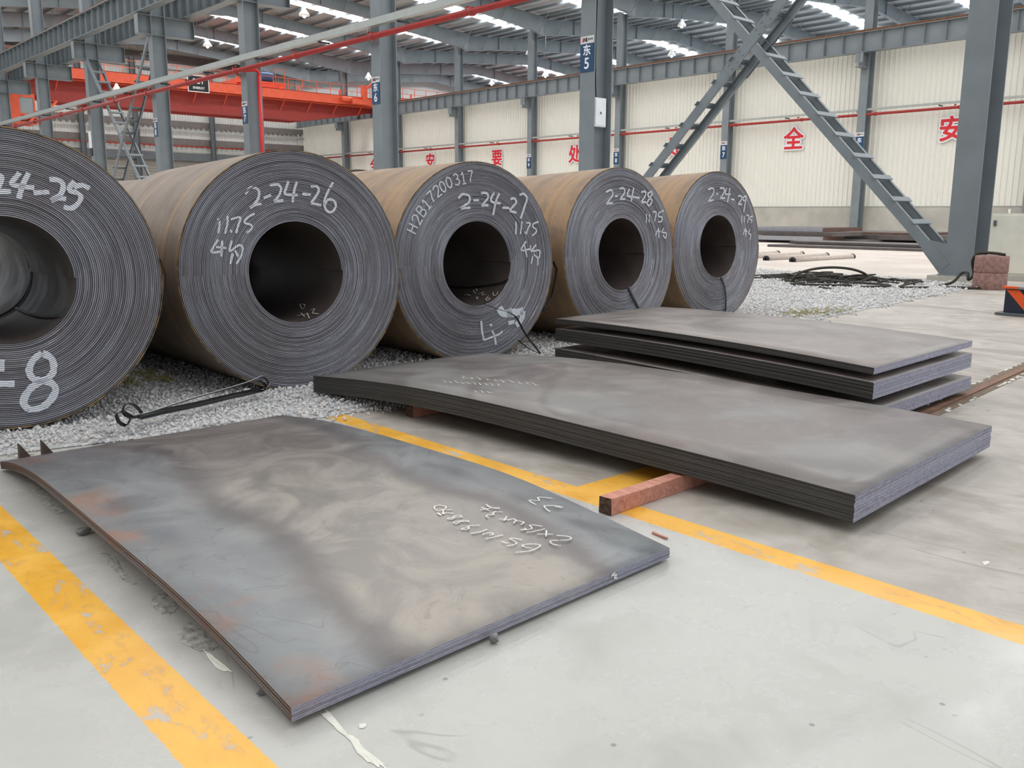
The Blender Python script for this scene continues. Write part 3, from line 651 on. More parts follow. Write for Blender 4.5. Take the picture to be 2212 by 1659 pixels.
    for x in (-.7, .7): m.bar((cx + x, cy + .6, 9.2 + h), (cx + x, cy + .9, 12.4), .14, .14, (0, 1, 0))
    cb = m.build('operator_cab', CRANE, t)
    m = MB(); m.box((cx + .35, cy - .85, 8.3 + h), (1.05, .03, 1.25)); m.build('cab_window', GLASS, cb)
    m = MB(); m.bar((cx + .3, cy - 1.2, 6.9 + h), (cx + 2.0, cy - 1.0, 10.3), .1, .16); m.bar((cx + .9, cy - 1.2, 6.9 + h), (cx + 2.6, cy - 1.0, 10.3), .1, .16)
    for k in range(9): s = k / 8; m.bar((cx + .3 + 1.7 * s, cy - 1.2 + .2 * s, 6.9 + h + 1.9 * s), (cx + .9 + 1.7 * s, cy - 1.2 + .2 * s, 6.9 + h + 1.9 * s), .04, .04)
    m.build('access_stair', CRANE, cb); m = MB()
    for k in range(5): m.bar((cx + 1.3, cy - .9, 10.3 + .45 * k), (cx + 2.1, cy - .9, 10.3 + .45 * k + .3 * (1 - 2 * (k % 2))), .04, .04)
    m.build('stair_lattice', CRANE, cb)
    return t
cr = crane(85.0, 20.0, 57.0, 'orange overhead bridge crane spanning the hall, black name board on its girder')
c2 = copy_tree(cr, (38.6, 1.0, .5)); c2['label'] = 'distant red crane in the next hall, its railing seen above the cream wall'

# ------------------------------------------------------------------ hanging lamps
def lamp(x, y, Y, label, zroof=None, s=1.0):
    P = at_y(x, y, Y); t = thing('high_bay_lamp', label, 'lamp', tuple(P), 'high bay lamps under the roof'); zr = zroof or roof_top(P[0]) + .33
    m = MB(); m.lathe([(.0, .34 * s), (.09 * s, .34 * s), (.13 * s, .2 * s), (.33 * s, -.1 * s), (.36 * s, -.2 * s), (.34 * s, -.2 * s), (.11 * s, .18 * s)], tuple(P), 18); m.build('shade', LAMPW, t)
    m = MB(); m.lathe([(0, -.18 * s), (.1 * s, -.2 * s), (.11 * s, -.3 * s), (0, -.36 * s)], tuple(P), 12); m.build('bulb', LAMPON, t)
    m = MB(); m.tube([(P[0], P[1], P[2] + .3 * s), (P[0], P[1], zr)], .02, 5); m.build('hanger_rod', STEELDARK, t); return t
lamp(657, 27, 55, 'white lamp high between the sign 6 and sign 7 columns')
lamp(448, 94, 70, 'white lamp just left of the sign 7 column')
lamp(1062, 178, 80, 'small white lamp in the next hall left of the wall beam top')
lamp(1451, 115, 50, 'white lamp above the wall beam, left of the brace crossing')
lamp(1473, 51, 48, 'white lamp high in the roof left of the brace')
lamp(1143.6, 112, 61, 'white lamp in front of a wall column left of sign 5')
lamp(1178, 160, 66, 'white lamp just left of the blue sign 5')
lamp(796, 165, 75, 'small white lamp left of the sign 6 column')
lamp(252, 190, 83.2, 'white lamp hung from the crane walkway at the left', 12.4, 1.1)

# ------------------------------------------------------------------ steel coils
SPRAY = m_spray()
FONT = {'H': [[(0, 0), (0, 1)], [(.6, 0), (.6, 1)], [(0, .5), (.6, .5)]], '2': [[(0, .8), (.15, 1), (.45, 1), (.6, .8), (.5, .5), (0, 0)], [(0, 0), (.62, 0)]],
        'B': [[(0, 0), (0, 1)], [(0, 1), (.45, .97), (.55, .75), (.4, .54), (0, .52)], [(.4, .54), (.62, .3), (.5, .02), (0, 0)]], '1': [[(.1, .8), (.32, 1), (.32, 0)], [(.1, 0), (.55, 0)]],
        '7': [[(0, 1), (.6, 1)], [(.6, 1), (.3, .4), (.22, 0)]], '0': [[(.3, 1), (.05, .75), (.05, .25), (.3, 0), (.55, .25), (.55, .75), (.3, 1)]],
        '3': [[(.02, .9), (.3, 1), (.55, .8), (.4, .54), (.22, .52)], [(.4, .54), (.6, .28), (.35, 0), (0, .1)]], '5': [[(.55, 1), (.1, 1)], [(.1, 1), (.05, .58), (.35, .62), (.58, .35), (.35, 0), (0, .08)]]}
def make_coil(c, psi, tilt, L, wrap, label, seed):
    psi, tilt = math.radians(psi), math.radians(tilt); rg = np.random.default_rng(seed)
    a = np.array([math.sin(psi) * math.cos(tilt), math.cos(psi) * math.cos(tilt), math.sin(tilt)]); e = np.array([math.cos(psi), -math.sin(psi), 0]); w = np.cross(e, a)
    t = bpy.data.objects.new('steel_coil', None); C.objects.link(t); tag(t, label, 'steel coil', 'hot rolled steel coils lying in a row', 'thing')
    t.matrix_basis = Matrix([[e[i], a[i], w[i], c[i]] for i in range(3)] + [[0, 0, 0, 1]]); t.empty_display_size = .2
    M3 = np.column_stack([e, a, w]); c = np.array(c, float)
    A = 112; n = NT * A; th = np.arange(n + 1) * 2 * math.pi / A; ph0 = seed * .9 - 1.9
    yo = rg.normal(0, .0016, NT + 2) + .004 * np.sin(np.arange(NT + 2) * .35 + seed); yo[rg.integers(2, NT, 4)] += rg.uniform(.003, .006, 4)
    k = th / (2 * math.pi); r = R_IN + PITCH * k; y = np.interp(k, np.arange(NT + 2), yo) + .0012 * np.sin(th * 1.37 + seed)
    prof = [(.0, .012), (.13, .010), (.18, 0), (.82, 0), (.87, .010), (1.0, .012)]; NP = len(prof)
    X = []; 
    for q, d in prof:
        rr = r + PITCH * q; X.append(np.stack([rr * np.cos(th), y + d, rr * np.sin(th)], 1))
    V = np.stack(X, 1).reshape(-1, 3); i = np.arange(n)[:, None] * NP
    F = np.concatenate([np.stack([i[:, 0] + j, i[:, 0] + j + 1, i[:, 0] + j + NP + 1, i[:, 0] + j + NP], 1) for j in range(NP - 1)])
    def local(name, V, F, mats, mi=None, smooth=False):
        me = bpy.data.meshes.new(name); me.vertices.add(len(V)); me.vertices.foreach_set('co', np.asarray(V, np.float32).ravel())
        F = np.asarray(F, np.int32); me.loops.add(F.size); me.loops.foreach_set('vertex_index', F.ravel()); me.polygons.add(len(F)); me.polygons.foreach_set('loop_start', np.arange(len(F), dtype=np.int32) * 4)
        if smooth: me.polygons.foreach_set('use_smooth', np.ones(len(F), bool))
        me.materials.append(mats); me.update(calc_edges=True); me.validate(); o = bpy.data.objects.new(name, me); C.objects.link(o); return attach_local(o, t)
    local('wound_edge', V, F, COILEDGE)
    # outer wrap (last turn) and bore (first turn), both following the spiral, so each ends in a step
    def shell(name, turn, rad, mat, y0, y1, flip):
        tt = turn * 2 * math.pi + np.arange(A + 1) * 2 * math.pi / A; rr = rad(tt / (2 * math.pi)); ys = np.array([y0, y0 + .012, (y0 + y1) / 2, y1 - .012, y1]) if False else np.linspace(y0, y1, 5)
        V = np.stack([np.stack([rr * np.cos(tt), np.full(A + 1, yy), rr * np.sin(tt)], 1) for yy in ys], 1).reshape(-1, 3); m = len(ys); F = []
        for q in range(A):
            for j in range(m - 1):
                f = (q * m + j, q * m + j + 1, (q + 1) * m + j + 1, (q + 1) * m + j); F.append(f[::-1] if flip else f)
        # the free end of the sheet
        return local(name, V, F, mat, None, True)
    shell('outer_wrap', NT - 1, lambda k: R_IN + PITCH * (k + 1), wrap, float(yo[NT - 1]) + .003, L, False)
    shell('bore', 0, lambda k: R_IN + PITCH * k, BORE, .003, L, True)
    # free inner and outer ends of the sheet: two narrow steps along the axis, and the back face
    Vs = []; Fs = []
    for rr in (R_IN, R_OUT - PITCH):
        b = len(Vs); Vs += [(rr, .004, 0), (rr + PITCH, .004, 0), (rr + PITCH, L, 0), (rr, L, 0)]; Fs.append((b, b + 1, b + 2, b + 3))
    for q in range(A):
        b = len(Vs); t0, t1 = 2 * math.pi * q / A, 2 * math.pi * (q + 1) / A
        Vs += [(R_IN * math.cos(t0), L, R_IN * math.sin(t0)), (R_OUT * math.cos(t0), L, R_OUT * math.sin(t0)), (R_OUT * math.cos(t1), L, R_OUT * math.sin(t1)), (R_IN * math.cos(t1), L, R_IN * math.sin(t1))]; Fs.append((b, b + 1, b + 2, b + 3))
    local('sheet_ends', Vs, Fs, COILEDGE)
    return dict(t=t, c=c, a=a, e=e, w=w, M=M3, psi=psi)
def face_px(K, x, y, off=.006):
    P = at_plane(x, y, K['c'] - K['a'] * off, K['a']); return K['M'].T @ (P - K['c'])
def face_strokes(K, name, strokes, ox, oy, s, width, mat, label=None):
    m = MB()
    for st_ in strokes:
        w = width
        if isinstance(st_, tuple) and isinstance(st_[0], list): st_, w = st_
        m.stroke([face_px(K, ox + x * s, oy + y * s) for x, y in st_], (0, 1, 0), w, 0, .12)
    o = m.build(name, mat); attach_local(o, K['t'])
    if label: o['label'] = label
    return o
def cyl_px(K, x, y, extra=.003):
    d = K['M'].T @ ray(x, y); o = K['M'].T @ (c_o - K['c']); R = R_OUT + extra
    A = d[0] ** 2 + d[2] ** 2; B = 2 * (o[0] * d[0] + o[2] * d[2]); D = B * B - 4 * A * (o[0] ** 2 + o[2] ** 2 - R * R)
    return o + d * ((-B - math.sqrt(max(D, 0))) / (2 * A))
def cyl_strokes(K, name, strokes, ox, oy, s, width, mat):
    m = MB()
    for q in strokes:
        P = [cyl_px(K, ox + x * s, oy + y * s) for x, y in q]; P = smooth_line(P, 3); sd = []
        for i in range(len(P)):
            a = P[min(i + 1, len(P) - 1)] - P[max(i - 1, 0)]; nr = np.array([P[i][0], 0, P[i][2]]); k = np.cross(a, nr); sd.append(k / (np.linalg.norm(k) + 1e-9))
        m.ribbon(P, width, sd)
    o = m.build(name, mat); attach_local(o, K['t']); return o
def strap_px(K, name, pts, width, thick=.0022, mat=None):
    # banding strap: (x, y, distance in front of the face); its width runs along the coil axis unless told otherwise
    P = [face_px(K, x, y, off) for x, y, off in pts]; P = smooth_line(P, 4); m = MB(); m.ribbon(P, width, (0, 1, 0), 0, thick)
    o = m.build(name, mat or STRAP); attach_local(o, K['t']); return o
def flat_strap_px(K, name, pts, width, thick=.0022):
    P = smooth_line([face_px(K, x, y, off) for x, y, off in pts], 4); sd = []
    for i in range(len(P)):
        a = P[min(i + 1, len(P) - 1)] - P[max(i - 1, 0)]; k = np.cross(a, (0, 1, 0)); sd.append(k / (np.linalg.norm(k) + 1e-9))
    m = MB(); m.ribbon(P, width, sd, 0, thick); o = m.build(name, STRAP); attach_local(o, K['t']); return o

K25 = make_coil((1.395, 6.15, .962), 7, -2.0, 2.0, WRAP_A, 'nearest steel coil, cut off by the left edge, spray-marked 24-25 and 8', 1)
K26 = make_coil((3.451, 6.283, .922), 3.8, -1.4, 2.2, WRAP_A, 'steel coil spray-marked 2-24-26, second from the left', 2)
K27 = make_coil((5.364, 6.387, .917), 3.0, -.7, 2.1, WRAP_B, 'steel coil spray-marked 2-24-27 with the stencil H2B17200317 and a sprung strap', 3)
K28 = make_coil((7.455, 6.45, .942), -1.7, -2.5, 2.1, WRAP_B, 'steel coil spray-marked 2-24-28, behind the three-layer plate stack', 4)
K29 = make_coil((9.519, 6.653, .975), -.4, -2.6, 2.0, WRAP_B, 'steel coil spray-marked 2-24-29, rightmost of the row', 5)
K30 = make_coil((3.50, 8.50, .85), 2.5, 0, 1.9, WRAP_A, 'steel coil lying end to end behind the one marked 2-24-26', 6); K30['t'].scale = (.925, 1, .925)
K31 = make_coil((1.64, 8.17, .915), 6, 0, 2.5, WRAP_A, 'steel coil behind the leftmost one, seen only through its bore', 7)
for k, (x, y, mk) in enumerate(((5.48, 8.51, '27'), (7.40, 8.57, '28'), (9.52, 8.68, '29'))):
    c = copy_tree(K31['t']); c.matrix_basis = Matrix.Translation((x, y, .915)); c['label'] = 'steel coil behind the one marked %s, seen only through its bore' % mk

s1 = .18083
face_strokes(K25, 'painted_number', [[(-40, 700), (10, 720), (20, 760), (-20, 860), (-60, 905)], [(-60, 905), (130, 905)], [(235, 680), (185, 740), (140, 805), (185, 835), (300, 850), (410, 860)], [(345, 680), (270, 830), (225, 990)],
    [(400, 922), (590, 910)], [(590, 760), (700, 770), (755, 830), (730, 930), (650, 990), (605, 1012)], [(610, 1020), (700, 985), (790, 995)], [(890, 780), (835, 850), (840, 900), (920, 920), (968, 970), (930, 1050), (850, 1105), (760, 1090)], [(880, 850), (980, 830), (1070, 870)]], 0, 250, s1, .030, SPRAY)
face_strokes(K25, 'painted_number', [[(430, 770), (350, 830), (310, 900), (300, 970), (345, 1035), (440, 1048), (530, 990), (550, 900), (520, 820), (430, 770)], [(440, 1060), (340, 1110), (270, 1190), (240, 1280), (300, 1345), (420, 1330), (520, 1250), (570, 1150), (530, 1080), (440, 1060)],
    [(12, 830), (0, 960)], [(-40, 1085), (150, 1085)]], 0, 600, .2110, .042, SPRAY, 'thick white numeral 8')
s2 = .2290
face_strokes(K26, 'painted_number', [[(565, 520), (620, 460), (690, 480), (690, 560), (645, 620), (610, 645)], [(610, 650), (660, 625), (720, 612)], [(740, 560), (810, 530)], [(800, 440), (870, 430), (905, 470), (880, 540), (838, 592)], [(838, 592), (925, 580)],
    [(975, 400), (950, 470), (945, 520), (1060, 532)], [(1055, 405), (1030, 480), (1012, 600)], [(1105, 520), (1185, 525)], [(1185, 450), (1240, 450), (1260, 490), (1220, 560), (1185, 605)], [(1185, 605), (1285, 625)], [(1395, 410), (1350, 490), (1312, 590), (1330, 670), (1380, 690), (1420, 640), (1405, 585), (1350, 572), (1318, 620)]], 400, 300, s2, .020, SPRAY)
face_strokes(K26, 'painted_weight', [[(310, 750), (325, 800), (312, 890)], [(400, 725), (398, 800), (375, 895)], [(430, 858), (440, 885)], [(430, 760), (520, 740), (502, 810), (480, 890)], [(655, 705), (590, 740), (560, 790), (622, 812), (625, 850), (580, 885)],
    [(312, 950), (272, 1010), (250, 1070), (352, 1060)], [(350, 960), (340, 1110)], [(290, 1020), (390, 1030)], [(440, 960), (418, 1060), (500, 1005), (540, 1020), (530, 1100), (482, 1180)], [(425, 1180), (450, 1080)], [(470, 1050), (500, 1110)]], 400, 300, s2, .016, SPRAY)
face_strokes(K27, 'painted_number', [[(830, 490), (880, 440), (958, 460), (960, 530), (895, 580), (858, 610)], [(858, 610), (975, 600)], [(1010, 515), (1075, 510)], [(1100, 425), (1170, 430), (1185, 480), (1140, 540), (1105, 575)], [(1105, 575), (1190, 570)], [(1260, 420), (1225, 480), (1230, 530), (1335, 550)], [(1320, 430), (1280, 520), (1245, 690)],
    [(1355, 600), (1440, 605)], [(1450, 500), (1500, 490), (1520, 540), (1470, 600), (1440, 640)], [(1440, 640), (1525, 660)], [(1560, 450), (1610, 435), (1650, 490), (1620, 590), (1575, 730)]], 840, 340, s1, .022, SPRAY)
face_strokes(K27, 'painted_weight', [[(1515, 770), (1520, 840), (1515, 920)], [(1590, 760), (1580, 850), (1572, 915)], [(1625, 885), (1632, 905)], [(1640, 780), (1690, 790), (1662, 850), (1640, 920)], [(1790, 770), (1730, 790), (1720, 830), (1760, 860), (1755, 900), (1710, 935)],
    [(1640, 1000), (1580, 1110), (1700, 1090)], [(1620, 1050), (1650, 1190)], [(1690, 1050), (1700, 1130)], [(1760, 1040), (1710, 1120), (1800, 1110), (1790, 1200), (1732, 1160)], [(1780, 1200), (1780, 1290)], [(1720, 1180), (1700, 1270)]], 840, 340, s1, .017, SPRAY)
face_strokes(K27, 'painted_smear', [[(1015, 1175), (1020, 1240), (1032, 1300)], [(1032, 1300), (1130, 1262), (1150, 1240)], [(1070, 1200), (1085, 1205)], [(1085, 1240), (1100, 1270), (1110, 1330)], ([(1130, 1090), (1160, 1128), (1215, 1118)], .075), ([(1180, 1130), (1240, 1120), (1285, 1110)], .075), ([(1285, 1110), (1275, 1165), (1240, 1205)], .06), ([(1190, 1190), (1230, 1180)], .04)], 700, 300, .33454, .022, SPRAY, 'broad white paint smear and a broken 4')
# stencilled heat number on an arc of the third coil
m = MB(); cen = [(280, 850), (335, 745), (387, 640), (447, 558), (507, 470), (575, 405), (642, 348), (717, 298), (808, 263), (888, 250), (975, 228)]
for chh, (x, y) in zip('H2B17200317', cen):
    P = face_px(K27, 840 + x * s1, 340 + y * s1); rad = math.hypot(P[0], P[2]); up = np.array([P[0], 0, P[2]]) / rad; rt = np.array([up[2], 0, -up[0]])
    for q in FONT[chh]: m.stroke([P + rt * (u - .3) * .092 + up * (v - .5) * .098 for u, v in q], (0, 1, 0), .0125, 0, .1)
attach_local(m.build('stencilled_number', SPRAY), K27['t'])
s3 = .36162
face_strokes(K28, 'painted_number', [[(440, 235), (470, 222), (480, 250), (450, 295), (440, 305)], [(440, 305), (480, 300)], [(495, 262), (510, 258)], [(520, 215), (545, 212), (550, 240), (522, 278)], [(522, 278), (555, 275)], [(580, 215), (568, 255), (610, 265)], [(605, 210), (590, 290)], [(612, 265), (640, 270)], [(650, 235), (675, 232), (675, 255), (650, 295)], [(650, 295), (680, 295)],
    [(715, 230), (690, 245), (700, 270), (715, 285), (700, 315), (685, 300), (705, 265), (718, 240)]], 1150, 330, s3, .021, SPRAY)
face_strokes(K28, 'painted_weight', [[(682, 365), (680, 420)], [(700, 365), (698, 415)], [(711, 412), (713, 418)], [(720, 355), (740, 355), (730, 410)], [(785, 345), (755, 360), (755, 380), (775, 385), (770, 410), (750, 412)], [(755, 450), (735, 495)], [(740, 470), (765, 470)], [(755, 455), (755, 510)], [(785, 450), (775, 475), (800, 480), (795, 510), (780, 490)]], 1150, 330, s3, .017, SPRAY)
face_strokes(K29, 'painted_number', [[(1050, 220), (1078, 212), (1082, 240), (1052, 290)], [(1052, 290), (1082, 282)], [(1098, 245), (1110, 243)], [(1120, 212), (1143, 212), (1145, 235), (1122, 272)], [(1122, 272), (1150, 270)], [(1160, 212), (1152, 245), (1185, 248)], [(1180, 210), (1165, 300)], [(1188, 278), (1208, 280)], [(1228, 260), (1248, 258), (1248, 280), (1228, 308)], [(1228, 308), (1252, 308)], [(1278, 258), (1258, 268), (1262, 285), (1276, 280), (1278, 262), (1262, 355)]], 1150, 330, s3, .021, SPRAY)
face_strokes(K29, 'painted_weight', [[(1252, 375), (1250, 420)], [(1266, 378), (1266, 415)], [(1278, 375), (1293, 375), (1284, 420)], [(1318, 378), (1300, 385), (1300, 398), (1312, 402), (1306, 420)], [(1272, 450), (1258, 490)], [(1265, 465), (1285, 470)], [(1275, 455), (1275, 500)], [(1300, 460), (1290, 480), (1305, 490), (1300, 520)]], 1150, 330, s3, .017, SPRAY)
# faint stencil on the side of the second coil, chalked streaks on the fourth
q = []
for i, chh in enumerate('217112 57'):
    if chh == ' ': continue
    x0 = 1590 + i * 37
    q += [[(x0 + u * 40 + v * 22, 1100 - v * 120 + i * 1) for u, v in k] for k in FONT[chh]]
cyl_strokes(K26, 'stencilled_number', q, 0, 250, s1, .011, FAINT)
cyl_strokes(K28, 'chalk_streak', [[(1935, 905), (1950, 790), (1985, 650), (2042, 540)], [(1700, 345), (1745, 330), (1775, 315), (1760, 350), (1735, 372), (1715, 360), (1745, 330)], [(1650, 330), (1690, 318), (1680, 350), (1670, 370)]], 840, 340, s1, .012, FAINT)
def bore_px(K, x, y, inset=.003):
    d = K['M'].T @ ray(x, y); o = K['M'].T @ (c_o - K['c']); R = R_IN - inset
    A = d[0] ** 2 + d[2] ** 2; B = 2 * (o[0] * d[0] + o[2] * d[2]); D = B * B - 4 * A * (o[0] ** 2 + o[2] ** 2 - R * R)
    return o + d * ((-B + math.sqrt(max(D, 0))) / (2 * A))
def bore_strokes(K, name, strokes, ox, oy, s, width, mat):
    m = MB()
    for q in strokes:
        P = smooth_line([bore_px(K, ox + x * s, oy + y * s) for x, y in q], 3); sd = []
        for i in range(len(P)):
            a = P[min(i + 1, len(P) - 1)] - P[max(i - 1, 0)]; k = np.cross(a, np.array([-P[i][0], 0, -P[i][2]])); sd.append(k / (np.linalg.norm(k) + 1e-9))
        m.ribbon(P, width, sd)
    attach_local(m.build(name, mat), K['t'])
bore_strokes(K27, 'chalk_writing', [[(1065, 1012), (1045, 1032), (1056, 1045), (1072, 1032), (1052, 1028)], [(1090, 988), (1095, 1010), (1115, 1004), (1122, 985)], [(1000, 1000), (1030, 990), (1018, 1008), (1045, 1002)], [(962, 978), (978, 998)], [(972, 974), (990, 970), (984, 986)], [(978, 1028), (1000, 1022)], [(985, 1018), (992, 1036)], [(905, 1010), (925, 1004), (945, 1012)]], 700, 300, .33454, .007, CHALK)
bore_strokes(K26, 'chalk_writing', [[(1535, 940), (1545, 965)], [(1550, 940), (1562, 946), (1552, 966)], [(1590, 970), (1612, 965), (1600, 985), (1632, 990)], [(1520, 1000), (1582, 990)], [(1540, 985), (1560, 1005)], [(1572, 985), (1584, 1014)]], 0, 260, .4219, .007, CHALK)
bore_strokes(K27, 'sheet_tail', [[(792, 948), (900, 958), (1000, 952), (1100, 938), (1160, 924), (1190, 905)]], 700, 300, .33454, .02, BLACK)
bore_strokes(K25, 'sheet_tail', [[(60, 230), (130, 290), (250, 350), (380, 385), (500, 395), (600, 375), (680, 310)]], 0, 600, .2110, .02, BLACK)
# banding straps
strap_px(K27, 'steel_strap', [(985, 643, -.10), (1010, 648, -.02), (1041, 656, .05), (1075, 668, .12), (1111, 682, .16), (1135, 722, .17), (1168, 765, .18)], .032)
strap_px(K27, 'steel_strap', [(1120, 735, .10), (1140, 752, .13), (1166, 764, .18)], .032)
flat_strap_px(K28, 'steel_strap', [(1356, 619, .004), (1366, 640, .010), (1380, 668, .012), (1398, 716, .012)], .034)
flat_strap_px(K29, 'steel_strap', [(1557, 598, .004), (1565, 620, .016), (1568, 650, .02), (1566, 684, .012)], .034)
strap_px(K25, 'steel_strap', [(345.5, 559, .0), (352, 580, .0), (358, 598, .0), (355, 635, .0), (340, 700, .0), (318, 752, .0)], .034)
strap_px(K27, 'steel_strap', [(1194, 564, -.02), (1199, 575, -.02), (1202, 584, -.02), (1196, 620, -.02), (1188, 648, -.02), (1170, 672, -.02)], .034)
strap_px(K28, 'steel_strap', [(1445, 608, -.3), (1456, 622, -.3), (1470, 644, -.3), (1482, 664, -.3)], .034)

# ------------------------------------------------------------------ stacks of plates
def bil(Q, u, v): return (1 - u) * (1 - v) * Q[0] + u * (1 - v) * Q[1] + u * v * Q[2] + (1 - u) * v * Q[3]
def plate(name, Q, zf, z0, t, mats, jit, label, group, chalk=None):
    # one sheet: corners near-left.. given as (low Y near, low Y far, high Y far, high Y near); zf(u, v) is its sag
    Q = [np.array(q, float) + jit for q in Q]; NU, NV = 7, 26; V = []; F = []; M = []
    c = sum(Q) / 4
    for top in (1, 0):
        for j in range(NV + 1):
            for i in range(NU + 1):
                u, v = i / NU, j / NV; p = bil(Q, u, v); V.append((p[0], p[1], z0 + zf(u, v) + (t if top else 0)))
    n = (NU + 1) * (NV + 1); idx = lambda i, j: j * (NU + 1) + i
    for j in range(NV):
        for i in range(NU):
            a, b, c2, d = idx(i, j), idx(i + 1, j), idx(i + 1, j + 1), idx(i, j + 1); F += [(a, b, c2, d), (n + d, n + c2, n + b, n + a)]; M += [0, 0]
    for j in range(NV):
        for i, s in ((0, 0), (NU, 1)):
            a, b = idx(i, j), idx(i, j + 1); F.append((a, b, n + b, n + a) if s == 0 else (b, a, n + a, n + b)); M.append(1)
    for i in range(NU):
        for j, s in ((0, 0), (NV, 1)):
            a, b = idx(i, j), idx(i + 1, j); F.append((b, a, n + a, n + b) if s == 0 else (a, b, n + b, n + a)); M.append(2)
    m = MB(); m.v = [tuple(q) for q in V]; m.f = F; m.mi = M; m.sm = [k == 0 for k in M]
    L = np.array([c[0], c[1], z0]); o = m.build(name, mats, None, tuple(L)); tag(o, label, 'steel plate', group, 'thing'); return o
def stack(Q, zf, zb, t, pitch, n, mats, jit, top_label, under_label, group, rg):
    top = None
    for k in range(n):
        j = np.array([rg.normal(0, jit), rg.normal(0, jit)]) if k < n - 1 else np.zeros(2)
        o = plate('steel_sheet', [np.append(np.array(q, float), 0)[:2] for q in Q], zf, zb + k * pitch, t, mats, j, top_label if k == n - 1 else under_label, group if k < n - 1 else None)
        top = o
    return top
rg = np.random.default_rng(5)
# front stack: humped in the middle, ends on the floor
QF = [(1.045, 2.035), (2.775, 2.105), (2.772, 5.325), (1.085, 5.30)]
Zn = ([0, .08, .16, .25, .32, .44, .56, .66, .75, .85, .95, 1.0], [.062, .095, .119, .134, .140, .140, .147, .151, .152, .136, .088, .052]); Zf_ = ([0, .09, .19, .28, .36, .46, .59, .70, .83, 1.0], [.053, .085, .120, .145, .149, .145, .138, .132, .112, .052])
def smooth_tab(T):
    x = np.linspace(0, 1, 61); y = np.interp(x, *T)
    for _ in range(14): y[1:-1] = (y[:-2] + 2 * y[1:-1] + y[2:]) / 4
    return x, y
Zn, Zf_ = smooth_tab(Zn), smooth_tab(Zf_)
NF, PF = 14, .0029
zF = lambda u, v: float((1 - u) * np.interp(v, *Zn) + u * np.interp(v, *Zf_)) - .050
GF = 'thin sheets under the top one of the front stack'
topF = stack(QF, zF, .050 - NF * PF, .0026, PF, NF, [SHEET_A, EDGE_RUST, EDGE_CUT], .0016, 'top sheet of the low front stack, blue-grey with a chalked number', 'thin steel sheet under the chalked top sheet of the front stack', GF, rg)
# second stack, on timbers
QS = [(3.60, 1.75), (5.45, 1.865), (5.03, 6.02), (3.335, 5.90)]
Zs = smooth_tab(([0, .03, .11, .2, .34, .46, .58, .68, .77, .89, 1.0], [.185, .190, .206, .219, .232, .246, .253, .252, .240, .211, .172]))
NS, PS = 14, .0091
zS = lambda u, v: float(np.interp(v, *Zs)) + u * ((-.004) * (1 - v) - .012 * v) - .185
topS = stack(QS, zS, .185 - NS * PS, .0074, PS, NS, [SHEET_B, EDGE_DARK, EDGE_CUT], .0014, 'top plate of the thick middle stack, brown-grey with faint chalk', 'steel plate in the thick middle stack under its top plate', 'plates under the top one of the middle stack', rg)
# third stack: three bundles parted by spacers
QT = [(5.52, 2.62), (7.25, 2.68), (7.40, 5.93), (5.88, 5.88)]
def bundle(zb, n, pitch, dv, label, under, group, off):
    zf = lambda u, v: .035 * (1 - (2 * v - 1) ** 2) * dv + .01 * u
    Q = [np.array(q) + np.array(off) for q in QT]; return stack(Q, zf, zb, pitch * .84, pitch, n, [SHEET_C, EDGE_DARK, EDGE_CUT], .0015, label, under, group, rg)
bundle(.045, 8, .0115, .35, 'topmost plate of the lowest bundle in the right-hand stack, mostly hidden', 'steel plate inside the lowest bundle of the right-hand stack', 'plates of the lowest bundle', (-.02, -.02))
bundle(.205, 10, .0112, .75, 'topmost plate of the middle bundle in the right-hand stack', 'steel plate inside the middle bundle of the right-hand stack', 'plates of the middle bundle', (0, 0))
bundle(.365, 4, .0115, .9, 'brown-grey top plate of the three-bundle stack at the right', 'steel plate under the top plate of the three-bundle stack', 'plates under the top one of the upper bundle', (.01, .01))

